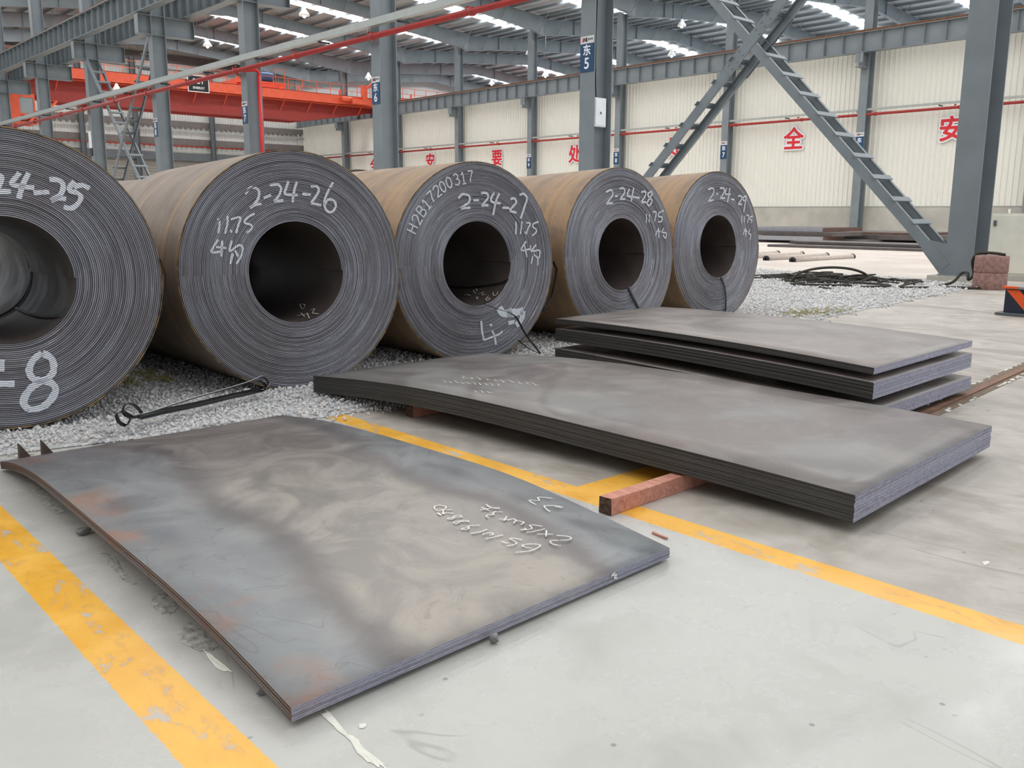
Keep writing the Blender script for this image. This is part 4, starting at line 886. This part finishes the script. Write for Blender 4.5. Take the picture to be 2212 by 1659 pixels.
# chalk writing on the top sheets
def sheet_px(x, y, Q, zf, z0):
    z = z0
    for _ in range(6):
        P = at_z(x, y, z); v = np.clip((P[1] - Q[0][1]) / (Q[3][1] - Q[0][1]), 0, 1); u = np.clip((P[0] - Q[0][0]) / (Q[1][0] - Q[0][0]), 0, 1); z = z0 + zf(u, v)
    return np.array([P[0], P[1], z + .0012])
def chalk(parent, strokes, ox, oy, s, Q, zf, z0, width, label):
    m = MB()
    for q in strokes: m.stroke([sheet_px(ox + x * s, oy + y * s, Q, zf, z0) for x, y in q], (0, 0, 1), width, 0, .15)
    o = m.build('chalk_writing', CHALK, parent); o['label'] = label
sF = .25316
chalk(topF, [[(150, 215), (185, 205), (240, 212), (250, 228), (215, 245), (180, 250), (155, 238), (150, 215)], [(230, 240), (222, 280)], [(235, 282), (240, 268), (322, 275)], [(240, 245), (305, 240)], [(175, 272), (212, 292), (180, 268)],
    [(255, 318), (300, 325), (330, 308), (380, 305), (370, 290), (325, 295), (300, 312), (265, 315)], [(310, 350), (340, 362), (375, 345), (440, 345), (435, 335), (390, 335), (350, 342), (315, 345)], [(540, 375), (455, 378), (430, 392), (385, 405), (395, 412), (440, 408), (445, 390)], [(462, 445), (545, 430), (605, 408)],
    [(570, 460), (575, 445), (640, 440), (650, 455), (620, 460)], [(590, 492), (660, 475), (738, 458)], [(900, 500), (830, 486), (795, 490), (850, 520), (835, 540), (765, 552)], [(722, 512), (765, 525), (790, 530)], [(842, 606), (960, 595), (1045, 560), (1045, 540), (960, 535), (900, 548), (930, 562), (980, 570)],
    [(1195, 462), (1290, 470), (1318, 485), (1290, 500), (1160, 505), (1140, 515), (1160, 535), (1228, 550)], [(1108, 418), (1104, 472)], [(1028, 450), (1165, 452)], [(935, 437), (1010, 425), (1095, 405)], [(1075, 385), (990, 372), (965, 378), (985, 400), (950, 412), (885, 414)], [(885, 412), (935, 408), (920, 400)],
    [(830, 358), (850, 335), (900, 345), (915, 352), (890, 370)], [(780, 330), (830, 320), (850, 340)], [(700, 320), (790, 330)], [(770, 298), (745, 338)], [(730, 262), (675, 258), (650, 275), (660, 285), (610, 285), (595, 298), (615, 312)], [(540, 245), (630, 230)], [(550, 220), (620, 250)], [(590, 195), (640, 225), (700, 225), (690, 235), (600, 212)],
    [(1160, 145), (1050, 135), (1035, 145), (1045, 165), (970, 160), (965, 170), (1020, 200)], [(1250, 220), (1180, 208), (1095, 208), (1090, 215), (1110, 240), (1140, 258)], [(1180, 215), (1240, 225)]], 900, 1040, sF, QF, zF, .051, .0062, 'white chalked numbers written upside down')
sS = .29837; wr = random.Random(9)
def wig(x0, y0, x1, y1, n, a): 
    out = []
    for i in range(n):
        p = lambda f, d: (x0 + (x1 - x0) * (i + f) / n, y0 + (y1 - y0) * (i + f) / n + d * a * wr.uniform(.6, 1.3)); out.append([p(wr.uniform(-.1, .15), -.9), p(.45, wr.uniform(-1, 1)), p(wr.uniform(.2, .5), .4), p(wr.uniform(.6, .9), wr.uniform(-.5, 1))])
    return out
chalk(topS, wig(1190, 588, 1770, 642, 10, 11) + wig(1060, 618, 1490, 648, 10, 8) + wig(1280, 688, 1430, 700, 3, 9), 640, 640, sS, QS, zS, .186, .004, 'faint chalked code')
m = MB(); x0 = 2.775 - .36; e = lambda x, z: (1.045 + (x - 1.045), 2.035 + (x - 1.045) * .0405 - .006, z)
m.stroke([e(2.42, .052), e(2.40, .046), e(2.43, .04), e(2.415, .032), e(2.435, .026)], (0, -1, 0), .006); k = m.build('chalk_mark', CHALK, topF); k['label'] = 'small white chalk tick on the cut edge'

# ------------------------------------------------------------------ timbers, straps, small debris
def timber(p0, p1, w, h, label):
    p0 = np.array(p0, float); p1 = np.array(p1, float); t = thing('timber_bearer', label, 'timber', tuple((p0 + p1) / 2 * [1, 1, 0])); m = MB(); a = (p1 - p0) / np.linalg.norm(p1 - p0); n = 24
    s = np.array([-a[1], a[0], 0]); V = []; F = []
    for i in range(n + 1):
        q = p0 + (p1 - p0) * i / n
        for k, (dx, dz) in enumerate(((-.5, 0), (-.5, .97), (-.46, 1), (.46, 1), (.5, .97), (.5, 0))):
            V.append(q + s * dx * w + np.array([0, 0, .002 + dz * h]) + np.array([random.uniform(-1, 1), random.uniform(-1, 1), 0]) * .0025)
    for i in range(n):
        for k in range(6): F.append((i * 6 + k, i * 6 + (k + 1) % 6, (i + 1) * 6 + (k + 1) % 6, (i + 1) * 6 + k))
    F.append(tuple(n * 6 + k for k in range(6))); m.add(V, F); m.build('bearer', TIMBER, t)
    # broken end grain
    m = MB(); V = [q for q in V[:6]]; c = sum(V) / 6; ring = []
    for k in range(6):
        for j in range(3): ring.append(V[k] + (V[(k + 1) % 6] - V[k]) * j / 3)
    P = [q - a * .002 for q in ring] + [c + (q - c) * .55 - a * random.uniform(-.004, .02) for q in ring] + [c - a * .008]; N = len(ring); F = []
    for k in range(N): F += [(k, (k + 1) % N, N + (k + 1) % N, N + k), (N + k, N + (k + 1) % N, 2 * N)]
    m.add(P, F); m.build('broken_end', TIMBEREND, t); return t
timber((3.0, 2.655, 0), (5.5, 2.70, 0), .075, .080, 'pink primed timber poking out from under the middle stack')
timber((3.50, 4.90, 0), (5.25, 4.97, 0), .085, .098, 'short visible timber end under the left part of the middle stack')
for y, z, h in ((3.3, .0, .043), (5.2, 0, .043)):
    t = timber((5.6, y, z), (7.2, y, z), .09, h, 'timber hidden below the lowest bundle of the right-hand stack'); t['group'] = 'hidden bearers of the right-hand stack'
for zz, h, lab in ((.141, .066, 'dark spacer batten in the lower gap of the right-hand stack'), (.322, .045, 'dark spacer batten in the upper gap of the right-hand stack')):
    for y in (3.7, 4.9):
        m = MB(); m.box((6.72, y, zz + .012 + h / 2), (1.0, .08, h)); tag(m.build('spacer_batten', TIMBEREND, None), lab, 'batten', 'spacer battens of the right-hand stack', 'thing')
# discarded strap on the gravel: a long doubled band with rolled ends
def strap_loop():
    t = thing('steel_strap', 'discarded doubled black steel strap with curled ends on the gravel', 'strap', (2.5, 6.1, .03))
    d = at_z(570, 845, .05) - at_z(285, 912, .05); d[2] = 0; d /= np.linalg.norm(d); PN = np.array([-d[1], d[0], 0])
    s = .22604; base = at_z(285, 912, .085)
    def band(pts, name):
        Q = smooth_line([np.array(k, float) for k in pts], 6); E0 = []; W = []
        for x, y, ox, oy in Q:
            p = at_plane(220 + x * s, 760 + y * s, base, PN); e = at_z(220 + (x + ox) * s, 760 + (y + oy) * s, p[2]) - p; e = e / np.linalg.norm(e) + np.array([0, 0, .9 * max(0.0, min(1.0, -oy / 44))]); E0.append(p); W.append(e / (np.linalg.norm(e) + 1e-9))
        m = MB(); m.ribbon([p + w * .026 for p, w in zip(E0, W)], .05, W, 0, .0022); n = len(E0); sd = []
        for i in range(n):
            a = E0[min(i + 1, n - 1)] - E0[max(i - 1, 0)]; k = np.cross(W[i], a); sd.append(k / (np.linalg.norm(k) + 1e-9))
        m.ribbon([p + w * .0005 for p, w in zip(E0, W)], .0058, sd, 1, .0012); m.build(name, [STRAP, STRAPEDGE], t)
    a, f, g = (-65, 42), (-30, 24), (-18, -44)
    band([(x, y, *o) for x, y, o in ((395, 578, a), (345, 520, a), (300, 490, a), (250, 488, a), (222, 530, a), (222, 572, a), (262, 606, a), (320, 610, f), (560, 540, f), (820, 455, f), (1100, 375, f), (1400, 285, a), (1525, 232, a), (1580, 250, a), (1605, 300, a), (1585, 330, a))], 'upper_band')
    band([(x, y, *o) for x, y, o in ((1445, 345, a), (1485, 268, a), (1545, 285, a), (1578, 330, a), (1560, 372, (-60, 0)), (1480, 398, (-40, -36)), (1200, 462, g), (900, 535, g), (600, 598, g), (420, 640, g), (370, 648, (-40, -20)), (300, 612, (-60, 20)), (215, 565, a), (175, 570, a), (155, 600, a), (180, 660, a), (235, 694, a), (262, 680, a), (292, 615, a))], 'lower_band')
    return t
strap_loop()
def rock(c, s, seed, mb=None):
    rg_ = np.random.default_rng(seed); bm = bmesh.new(); bmesh.ops.create_icosphere(bm, subdivisions=2, radius=1)
    ax = rg_.normal(0, 1, (5, 3)); ax /= np.linalg.norm(ax, axis=1)[:, None]
    V = np.array([v.co for v in bm.verts]); 
    for a in ax: dd = V @ a; V -= np.outer(np.maximum(dd - rg_.uniform(.35, .7), 0), a)
    V = V * np.array(s) + np.array(c); F = [tuple(v.index for v in f.verts) for f in bm.faces]; bm.free(); m = mb or MB(); m.add(V, F); return m
P = at_z(1068, 1392); tag(rock((P[0], P[1], .018), (.022, .016, .022), 3).build('stone', STONE), 'single grey stone lying against the cut edge of the front stack', 'stone', kind='thing')
P = at_z(178, 1152); tag(rock((P[0], P[1] - .02, .02), (.035, .028, .022), 4).build('stone', STONE), 'dark stone by the rusty long edge of the front stack, further left', 'stone', kind='thing')
P = at_z(563, 1503); tag(rock((P[0] + .0, P[1], .012), (.016, .014, .012), 8).build('stone', STONE), 'little pale stone under the rusty edge near the front corner', 'stone', kind='thing')
# broken concrete patches along the rusty edge and a filled crack
def patch(name, pts, z, mat, label, seed, rough=.0014):
    rg_ = np.random.default_rng(seed); P = smooth_line([at_z(x, y) for x, y in pts + pts[:1]], 5)[:-1]; c = sum(P) / len(P); m = MB(); n = len(P); V = []; F = []
    for k in range(4):
        for q in P: V.append(np.array([*(c + (q - c) * (1 - k * .27) * (1 + rg_.uniform(-.16, .16)))[:2], (.0015 if k == 0 else z + rg_.uniform(-rough, rough) * .5)]))
    V.append(np.array([c[0], c[1], z])); 
    for k in range(3):
        for i in range(n): F.append((k * n + i, k * n + (i + 1) % n, (k + 1) * n + (i + 1) % n, (k + 1) * n + i))
    for i in range(n): F.append((3 * n + i, 3 * n + (i + 1) % n, 4 * n))
    m.add(V, F); return st(m.build(name, mat))
SPALL = simple('spalled_concrete', (168, 165, 156), .95, 0, .35, 34, .7, 50)
PALE = simple('pale_crack_filler', (228, 226, 214), .9, 0, .05, 20, .3, 60)
patch('floor_patch', [(335, 1262), (355, 1255), (380, 1290), (378, 1325), (350, 1325), (330, 1300)], .0022, SPALL, '', 1)
patch('floor_patch', [(405, 1340), (440, 1365), (470, 1400), (440, 1405), (400, 1395), (393, 1370)], .0022, SPALL, '', 2)
patch('floor_patch', [(215, 1190), (250, 1205), (275, 1250), (300, 1262), (268, 1255), (245, 1230), (220, 1205)], .0022, SPALL, '', 3)
patch('floor_patch', [(60, 1028), (95, 1060), (140, 1105), (110, 1100), (70, 1060)], .0022, SPALL, '', 4)
patch('floor_patch', [(440, 1405), (470, 1425), (500, 1452), (465, 1440)], .005, PALE, '', 5, .003)
patch('floor_patch', [(690, 1540), (712, 1540), (735, 1575), (775, 1600), (790, 1625), (835, 1655), (815, 1657), (775, 1630), (755, 1600), (725, 1575)], .003, PALE, '', 6, .001)
patch('floor_patch', [(775, 1566), (790, 1563), (788, 1573), (778, 1574)], .003, PALE, '', 7, .001)
patch('floor_patch', [(2122, 1214), (2135, 1213), (2137, 1219), (2126, 1221)], .003, PALE, '', 9, .001)
m = MB(); a, b = at_z(1410, 1150, .006), at_z(1441, 1163, .006); m.bar(a, b, .012, .008); tag(m.build('wood_splinter', TIMBER), 'thin pink wood splinter on the floor near the chalked sheet corner', 'splinter', kind='thing')
for (x, y, lb) in ((58, 984, 'left of two rusty steel wedges poking up behind the front stack'), (107, 977, 'right of two rusty steel wedges poking up behind the front stack')):
    p = at_z(x, y, .03); k = MB(); w = .034
    k.add([(p[0] - w, p[1] + .0, .0), (p[0] + w, p[1] - .02, .0), (p[0] - w * .9, p[1], .1), (p[0] - w, p[1] + .05, .0), (p[0] + w, p[1] + .03, .0), (p[0] - w * .9, p[1] + .05, .1)], [(0, 1, 2), (5, 4, 3), (0, 2, 5, 3), (1, 4, 5, 2), (0, 3, 4, 1)])
    tag(k.build('steel_wedge', RUSTY), lb, 'steel wedge', kind='thing')

# ------------------------------------------------------------------ gravel bed
YBX, YBY = [-6, 1.15, 2.0, 3.0, 3.9, 6, 10.5, 17.6, 19.3], [5.85, 5.62, 5.45, 5.24, 5.22, 5.5, 5.97, 6.72, 6.9]
m = MB(); xs = np.linspace(-6, 19.35, 60); V = []
for x in xs: yb = np.interp(x, YBX, YBY); V += [(x, yb + .03, .004), (x, yb + .12, .022), (x, 34, .022)]
m.add(V, [(3 * i + j, 3 * i + 3 + j, 3 * i + 4 + j, 3 * i + 1 + j) for i in range(59) for j in range(2)]); st(m.build('gravel_bed', GRAVELBED))
def ico():
    bm = bmesh.new(); bmesh.ops.create_icosphere(bm, subdivisions=1, radius=1); V = np.array([v.co for v in bm.verts]); F = np.array([[v.index for v in f.verts] for f in bm.faces]); bm.free(); return V, F
def gravel(regions):
    BV, BF = ico(); shapes = []
    for k in range(14):
        V = BV.copy()
        for q in range(6):
            a = rng.normal(0, 1, 3); a /= np.linalg.norm(a); dd = V @ a; V -= np.outer(np.maximum(dd - rng.uniform(.25, .75), 0), a)
        shapes.append(V * np.array([1, rng.uniform(.6, .9), rng.uniform(.4, .7)]))
    shapes = np.array(shapes); OV = []; OF = []; base = 0
    for x0, x1, y0, y1, dens, s0, s1 in regions:
        n = int((x1 - x0) * (y1 - y0) * dens); x = rng.uniform(x0, x1, n); y = rng.uniform(y0, y1, n)
        yb = np.interp(x, YBX, YBY) + .05 * np.sin(x * 5.1) + .04 * np.sin(x * 13.7)
        ok = (y > yb) | ((y > yb - .12) & (rng.random(n) < .12)); x, y = x[ok], y[ok]; n = len(x)
        s = rng.uniform(s0, s1, n) * rng.choice([.7, 1, 1, 1.35], n); A = rng.normal(0, 1, (n, 4)); A /= np.linalg.norm(A, axis=1)[:, None]
        w, a, b, c = A.T; R = np.stack([1 - 2 * (b * b + c * c), 2 * (a * b - c * w), 2 * (a * c + b * w), 2 * (a * b + c * w), 1 - 2 * (a * a + c * c), 2 * (b * c - a * w), 2 * (a * c - b * w), 2 * (b * c + a * w), 1 - 2 * (a * a + b * b)], 1).reshape(n, 3, 3)
        P = np.einsum('nij,nkj->nki', R, shapes[rng.integers(0, 14, n)]) * s[:, None, None]; z = np.where(y > np.interp(x, YBX, YBY) + .06, .022, .004) + s * rng.uniform(.0, .8, n)
        P += np.stack([x, y, z], 1)[:, None, :]; OV.append(P.reshape(-1, 3)); OF.append((BF[None] + (base + np.arange(n) * len(BV))[:, None, None]).reshape(-1, 3)); base += n * len(BV)
    V = np.concatenate(OV).astype(np.float32); F = np.concatenate(OF).astype(np.int32)
    me = bpy.data.meshes.new('gravel'); me.vertices.add(len(V)); me.vertices.foreach_set('co', V.ravel()); me.loops.add(F.size); me.loops.foreach_set('vertex_index', F.ravel())
    me.polygons.add(len(F)); me.polygons.foreach_set('loop_start', np.arange(len(F), dtype=np.int32) * 3); me.materials.append(GRAVEL); me.update(calc_edges=True)
    o = bpy.data.objects.new('gravel', me); C.objects.link(o); tag(o, 'loose grey crushed stone under and around the coils', 'gravel', None, 'stuff')
gravel([(-1.6, 4.6, 5.05, 7.6, 1500, .011, .021), (4.6, 8.2, 5.3, 9.0, 800, .014, .024), (8.2, 14.5, 5.7, 13.0, 420, .016, .03), (14.5, 19.3, 6.4, 14.0, 330, .02, .036), (1.8, 3.2, 7.6, 9.5, 600, .013, .024)])
m = MB()
for k in range(90):
    x, y = 11.2 + random.gauss(0, .5), 6.35 + random.gauss(0, .14); y = max(y, np.interp(x, YBX, YBY) + .03); a = random.uniform(0, 6.28); l = random.uniform(.06, .2)
    m.bar((x, y, .035), (x + l * math.cos(a), y + l * math.sin(a), .05 + random.uniform(0, .03)), .008, .006)
tag(m.build('dry_weed', PLANT), 'scatter of yellow straw on the gravel edge at the right', 'straw', None, 'stuff')
m = MB()
for k in range(80):
    x, y = random.uniform(2.05, 2.75), random.uniform(7.0, 7.7); a = random.uniform(0, 6.28); l = random.uniform(.03, .1); m.bar((x, y, .05), (x + l * math.cos(a), y + l * math.sin(a), .06), .02, .008)
tag(m.build('dry_litter', PLANT), 'patch of dry yellowish litter on the gravel between the two nearest coils', 'litter', None, 'stuff')

# ------------------------------------------------------------------ right-hand background
# flush transfer rail in the floor
m = MB(); ya = lambda x: 2.60 + (x - 6.24) * .082
m.add([(5.2, ya(5.2) - .10, .003), (16, ya(16) - .10, .003), (16, ya(16) + .10, .003), (5.2, ya(5.2) + .10, .003)], [(0, 1, 2, 3)], 0)
m.bar((5.2, ya(5.2) - .01, .008), (16, ya(16) - .01, .008), .055, .010, (0, 0, 1), 1)
for k in range(150):
    x = random.uniform(5.3, 15); sd = random.choice((-1, 1)); m.box((x, ya(x) + sd * random.uniform(.075, .105), .006), (random.uniform(.02, .08), random.uniform(.008, .02), .008), None, 2)
o = m.build('trim_1', [simple('rail_trough_dirt', (122, 104, 86), .9, 0, .25, 14, .4, 40), RUSTRAIL, PALE]); st(o)
# rope heap at the edge of the gravel
def rope(pts, r, name, label):
    m = MB(); m.tube(smooth_line(pts, 6), r, 7); tag(m.build(name, ROPE), label, 'rope', 'oily wire ropes heaped on the far gravel', 'thing')
rr = random.Random(4)
for k in range(16):
    a = at_z(1640 + rr.uniform(-10, 120), 600 + rr.uniform(-2, 12), .04); b = at_z(1780 + rr.uniform(-20, 215), 603 + rr.uniform(0, 17), .04); n = 9; P = []
    for i in range(n):
        q = a + (b - a) * i / (n - 1); P.append((q[0] + rr.gauss(0, .34), q[1] + rr.gauss(0, .3), .05 + rr.uniform(0, .13) * math.sin(math.pi * i / (n - 1)) + .0))
    rope(P, rr.uniform(.013, .023), 'wire_rope', 'dark oily rope in the tangled heap on the gravel by the far floor')
a = at_z(1795, 604, .1); rope([(a[0] + .7 * math.cos(t_), a[1] - .5 * math.cos(t_) * .9, .08 + .26 * max(0, math.sin(t_))) for t_ in np.linspace(-.4, 3.5, 9)], .026, 'wire_rope', 'dark rope loop standing up from the tangled heap')
# clay pipe drum with rope hung over it
D = at_z(2144, 626); D = np.array([D[0] + .16, D[1] + .12, 0]); t = thing('pipe_drum', 'reddish round drum of two stacked clay pipe sections by the column', 'drum', tuple(D))
for k in range(2): m = MB(); z0 = .0 + .315 * k; m.lathe([(.24, z0 + .01), (.285, z0), (.295, z0 + .02), (.29, z0 + .285), (.282, z0 + .31), (.235, z0 + .31), (.22, z0 + .02)], tuple(D), 32); m.build('pipe_section', DRUM, t)
tp = [(D[0] - .30, D[1] + .05, .02), (D[0] - .6, D[1] + .5, .03), (D[0] - .45, D[1] + .75, .03), (D[0] - .2, D[1] + .6, .1), (D[0] + .05, D[1] + .55, .26), (D[0] - .05, D[1] + .4, .28), (D[0] - .1, D[1] + .35, .16), (D[0] + .1, D[1] + .34, .26), (D[0] + .0, D[1] + .35, .5), (D[0] - .05, D[1] + .26, .645), (D[0] - .08, D[1] + .1, .675), (D[0] - .05, D[1] - .08, .67), (D[0] + .02, D[1] - .22, .645)]
m = MB(); m.tube(smooth_line(tp, 6), .028, 8); tag(m.build('hung_rope', ROPE), 'black rope draped over the reddish drum and trailing to the plinth', 'rope', kind='thing')
# cream cabinet behind the column
t = thing('electric_cabinet', 'cream metal cabinet at the right edge, partly behind the drum', 'cabinet', (21.0, 6.4, .06)); m = MB(); m.box((21.0, 6.3, .76), (.6, 2.5, 1.3)); m.build('case', CREAM, t)
m = MB(); m.box((20.69, 6.3, .76), (.03, 2.38, 1.2)); dr = m.build('door', CREAM, t)
for z in (1.2, .35): m = MB(); m.box((20.66, 7.44, z), (.04, .05, .12)); m.build('hinge', STEELDARK, dr)
m = MB(); m.box((21.0, 6.3, .055), (.75, 2.7, .11)); m.build('base', CEMENT, t); m = MB(); m.tube([(21, 7.3, 1.4), (21, 7.3, 1.5)], .02, 6); m.build('vent_pipe', CREAM, t)
# low transfer cart with hazard stripes
t = thing('transfer_cart', 'low transfer cart with orange and navy hazard stripes at the right edge', 'cart', (14.6, 3.6, 0)); X0, Y1 = 13.465, 4.665
m = MB(); m.box((X0 + 1.1, Y1 - 1.0, .385), (2.2, 2.0, .03)); m.build('deck', DECK, t)
m = MB(); m.box((X0 + 1.1, Y1 - 1.0, .2), (2.12, 1.94, .34)); b = m.build('skirt', NAVY, t)
m = MB()
for k in range(4):
    y = Y1 - .04 - .46 * k; m.add([(X0 + .036, y, .355), (X0 + .036, y - .17, .355), (X0 + .036, y - .47, .045), (X0 + .036, y - .29, .045)], [(0, 1, 2, 3)])
m.build('hazard_stripes', HAZARD, b); m = MB(); m.box((X0 + 1.1, Y1 - 1.0, .022), (2.3, 2.1, .03)); m.build('base_flange', STEELDARK, t); m = MB(); m.box((X0 + .03, Y1 - .1, .39), (.08, .2, .03)); m.build('corner_plate', HAZARD, t)
# roller bed let into the far floor
for k, (x, y) in enumerate(((27.25, 13.98), (27.4, 14.95), (27.5, 15.9), (27.55, 16.85), (27.6, 17.8))):
    t = thing('floor_roller', ['dusty floor roller nearest the big brace', 'second dusty floor roller from the brace', 'third dusty floor roller from the brace', 'fourth dusty floor roller from the brace', 'fifth dusty floor roller, half behind the last coil'][k], 'roller', (x - 1.7, y, .0), 'rollers in the far floor')
    m = MB(); RX = np.array([[0, 0, 1], [0, 1, 0], [-1, 0, 0]], float); m.lathe([(.05, -1.75), (.085, -1.75), (.085, 1.75), (.05, 1.75)], (x - 1.75, y, .045), 16, 0, RX); m.build('barrel', ROLLER, t)
    for sx in (-1, 1): m = MB(); m.lathe([(.03, -.03), (.10, -.03), (.10, .03), (.03, .03), (.0, .0)], (x - 1.75 + sx * 1.78, y, .045), 16, 0, RX); m.build('end_ring', BLACK, t)
# far piles of plate
def slab(pts, z0, z1, mats, label):
    # pts: picture corners of the lower outline, set on height z0
    P = [at_z(1600 + x * .27667, 420 + y * .27667, z0) for x, y in pts]; n = len(P); m = MB(); m.add([(*p[:2], z0) for p in P] + [(*p[:2], z1) for p in P], [tuple(range(n - 1, -1, -1)), tuple(range(n, 2 * n))])
    for i in range(n): m.add([(*P[i][:2], z0), (*P[(i + 1) % n][:2], z0), (*P[(i + 1) % n][:2], z1), (*P[i][:2], z1)], [(0, 1, 2, 3)], 1 + i % 2)
    tag(m.build('far_plate_stack', mats), label, 'plate stack', 'far stacks of plate', 'thing')
def rslab(xa, y, w, d, z0, z1, ang, mats, label):
    # a rectangle whose near corner is seen at picture point (xa, y) at height z0
    p = at_z(1600 + xa * .27667, 420 + y * .27667, z0); c, s = math.cos(ang), math.sin(ang); e1 = np.array([c, s, 0]); e2 = np.array([-s, c, 0]); m = MB()
    Q = [p, p + e1 * w, p + e1 * w + e2 * d, p + e2 * d]; m.add([(*q[:2], z0) for q in Q] + [(*q[:2], z1) for q in Q], [(3, 2, 1, 0), (4, 5, 6, 7)])
    for i in range(4): m.add([(*Q[i][:2], z0), (*Q[(i + 1) % 4][:2], z0), (*Q[(i + 1) % 4][:2], z1), (*Q[i][:2], z1)], [(0, 1, 2, 3)], 1 if i % 2 == 0 else 2)
    tag(m.build('far_plate_stack', mats), label, 'plate stack', 'far stacks of plate', 'thing'); return Q
GL = [FARSTEEL, FARBROWN, FARLIGHT]; DK = [FARSTEEL, FARSTEEL, FARSTEEL]
rslab(790, 386, 7, 8.0, .0, .12, .0, DK, 'dark flat plates lying on the floor under the far pile')
rslab(640, 366, 2.0, 3.6, .125, .33, .0, GL, 'pale-edged lower stack of the far pile left of the brace')
rslab(720, 330, 2.9, 5.3, .34, .53, .0, DK, 'dark middle layer of the far pile left of the brace')
rslab(640, 293, 3.9, 3.9, .54, .73, .0, GL, 'pale-edged stack on top of the far pile left of the brace')
rslab(1440, 362, 5, 7.0, .13, .35, .0, DK, 'dark far plates seen behind the foot of the brace')
rslab(1380, 320, 5, 5.6, .36, .47, .0, [FARSTEEL, FARBROWN, FARBROWN], 'brown warped plates on the far stack behind the brace')
rslab(1480, 449, 2.2, 6.7, .0, .10, .06, DK, 'long dark plates on the floor left of the brace foot')
rslab(1400, 415, 2.2, 5.8, .12, .22, -.05, DK, 'tilted dark plates on top of the long plates by the brace foot')
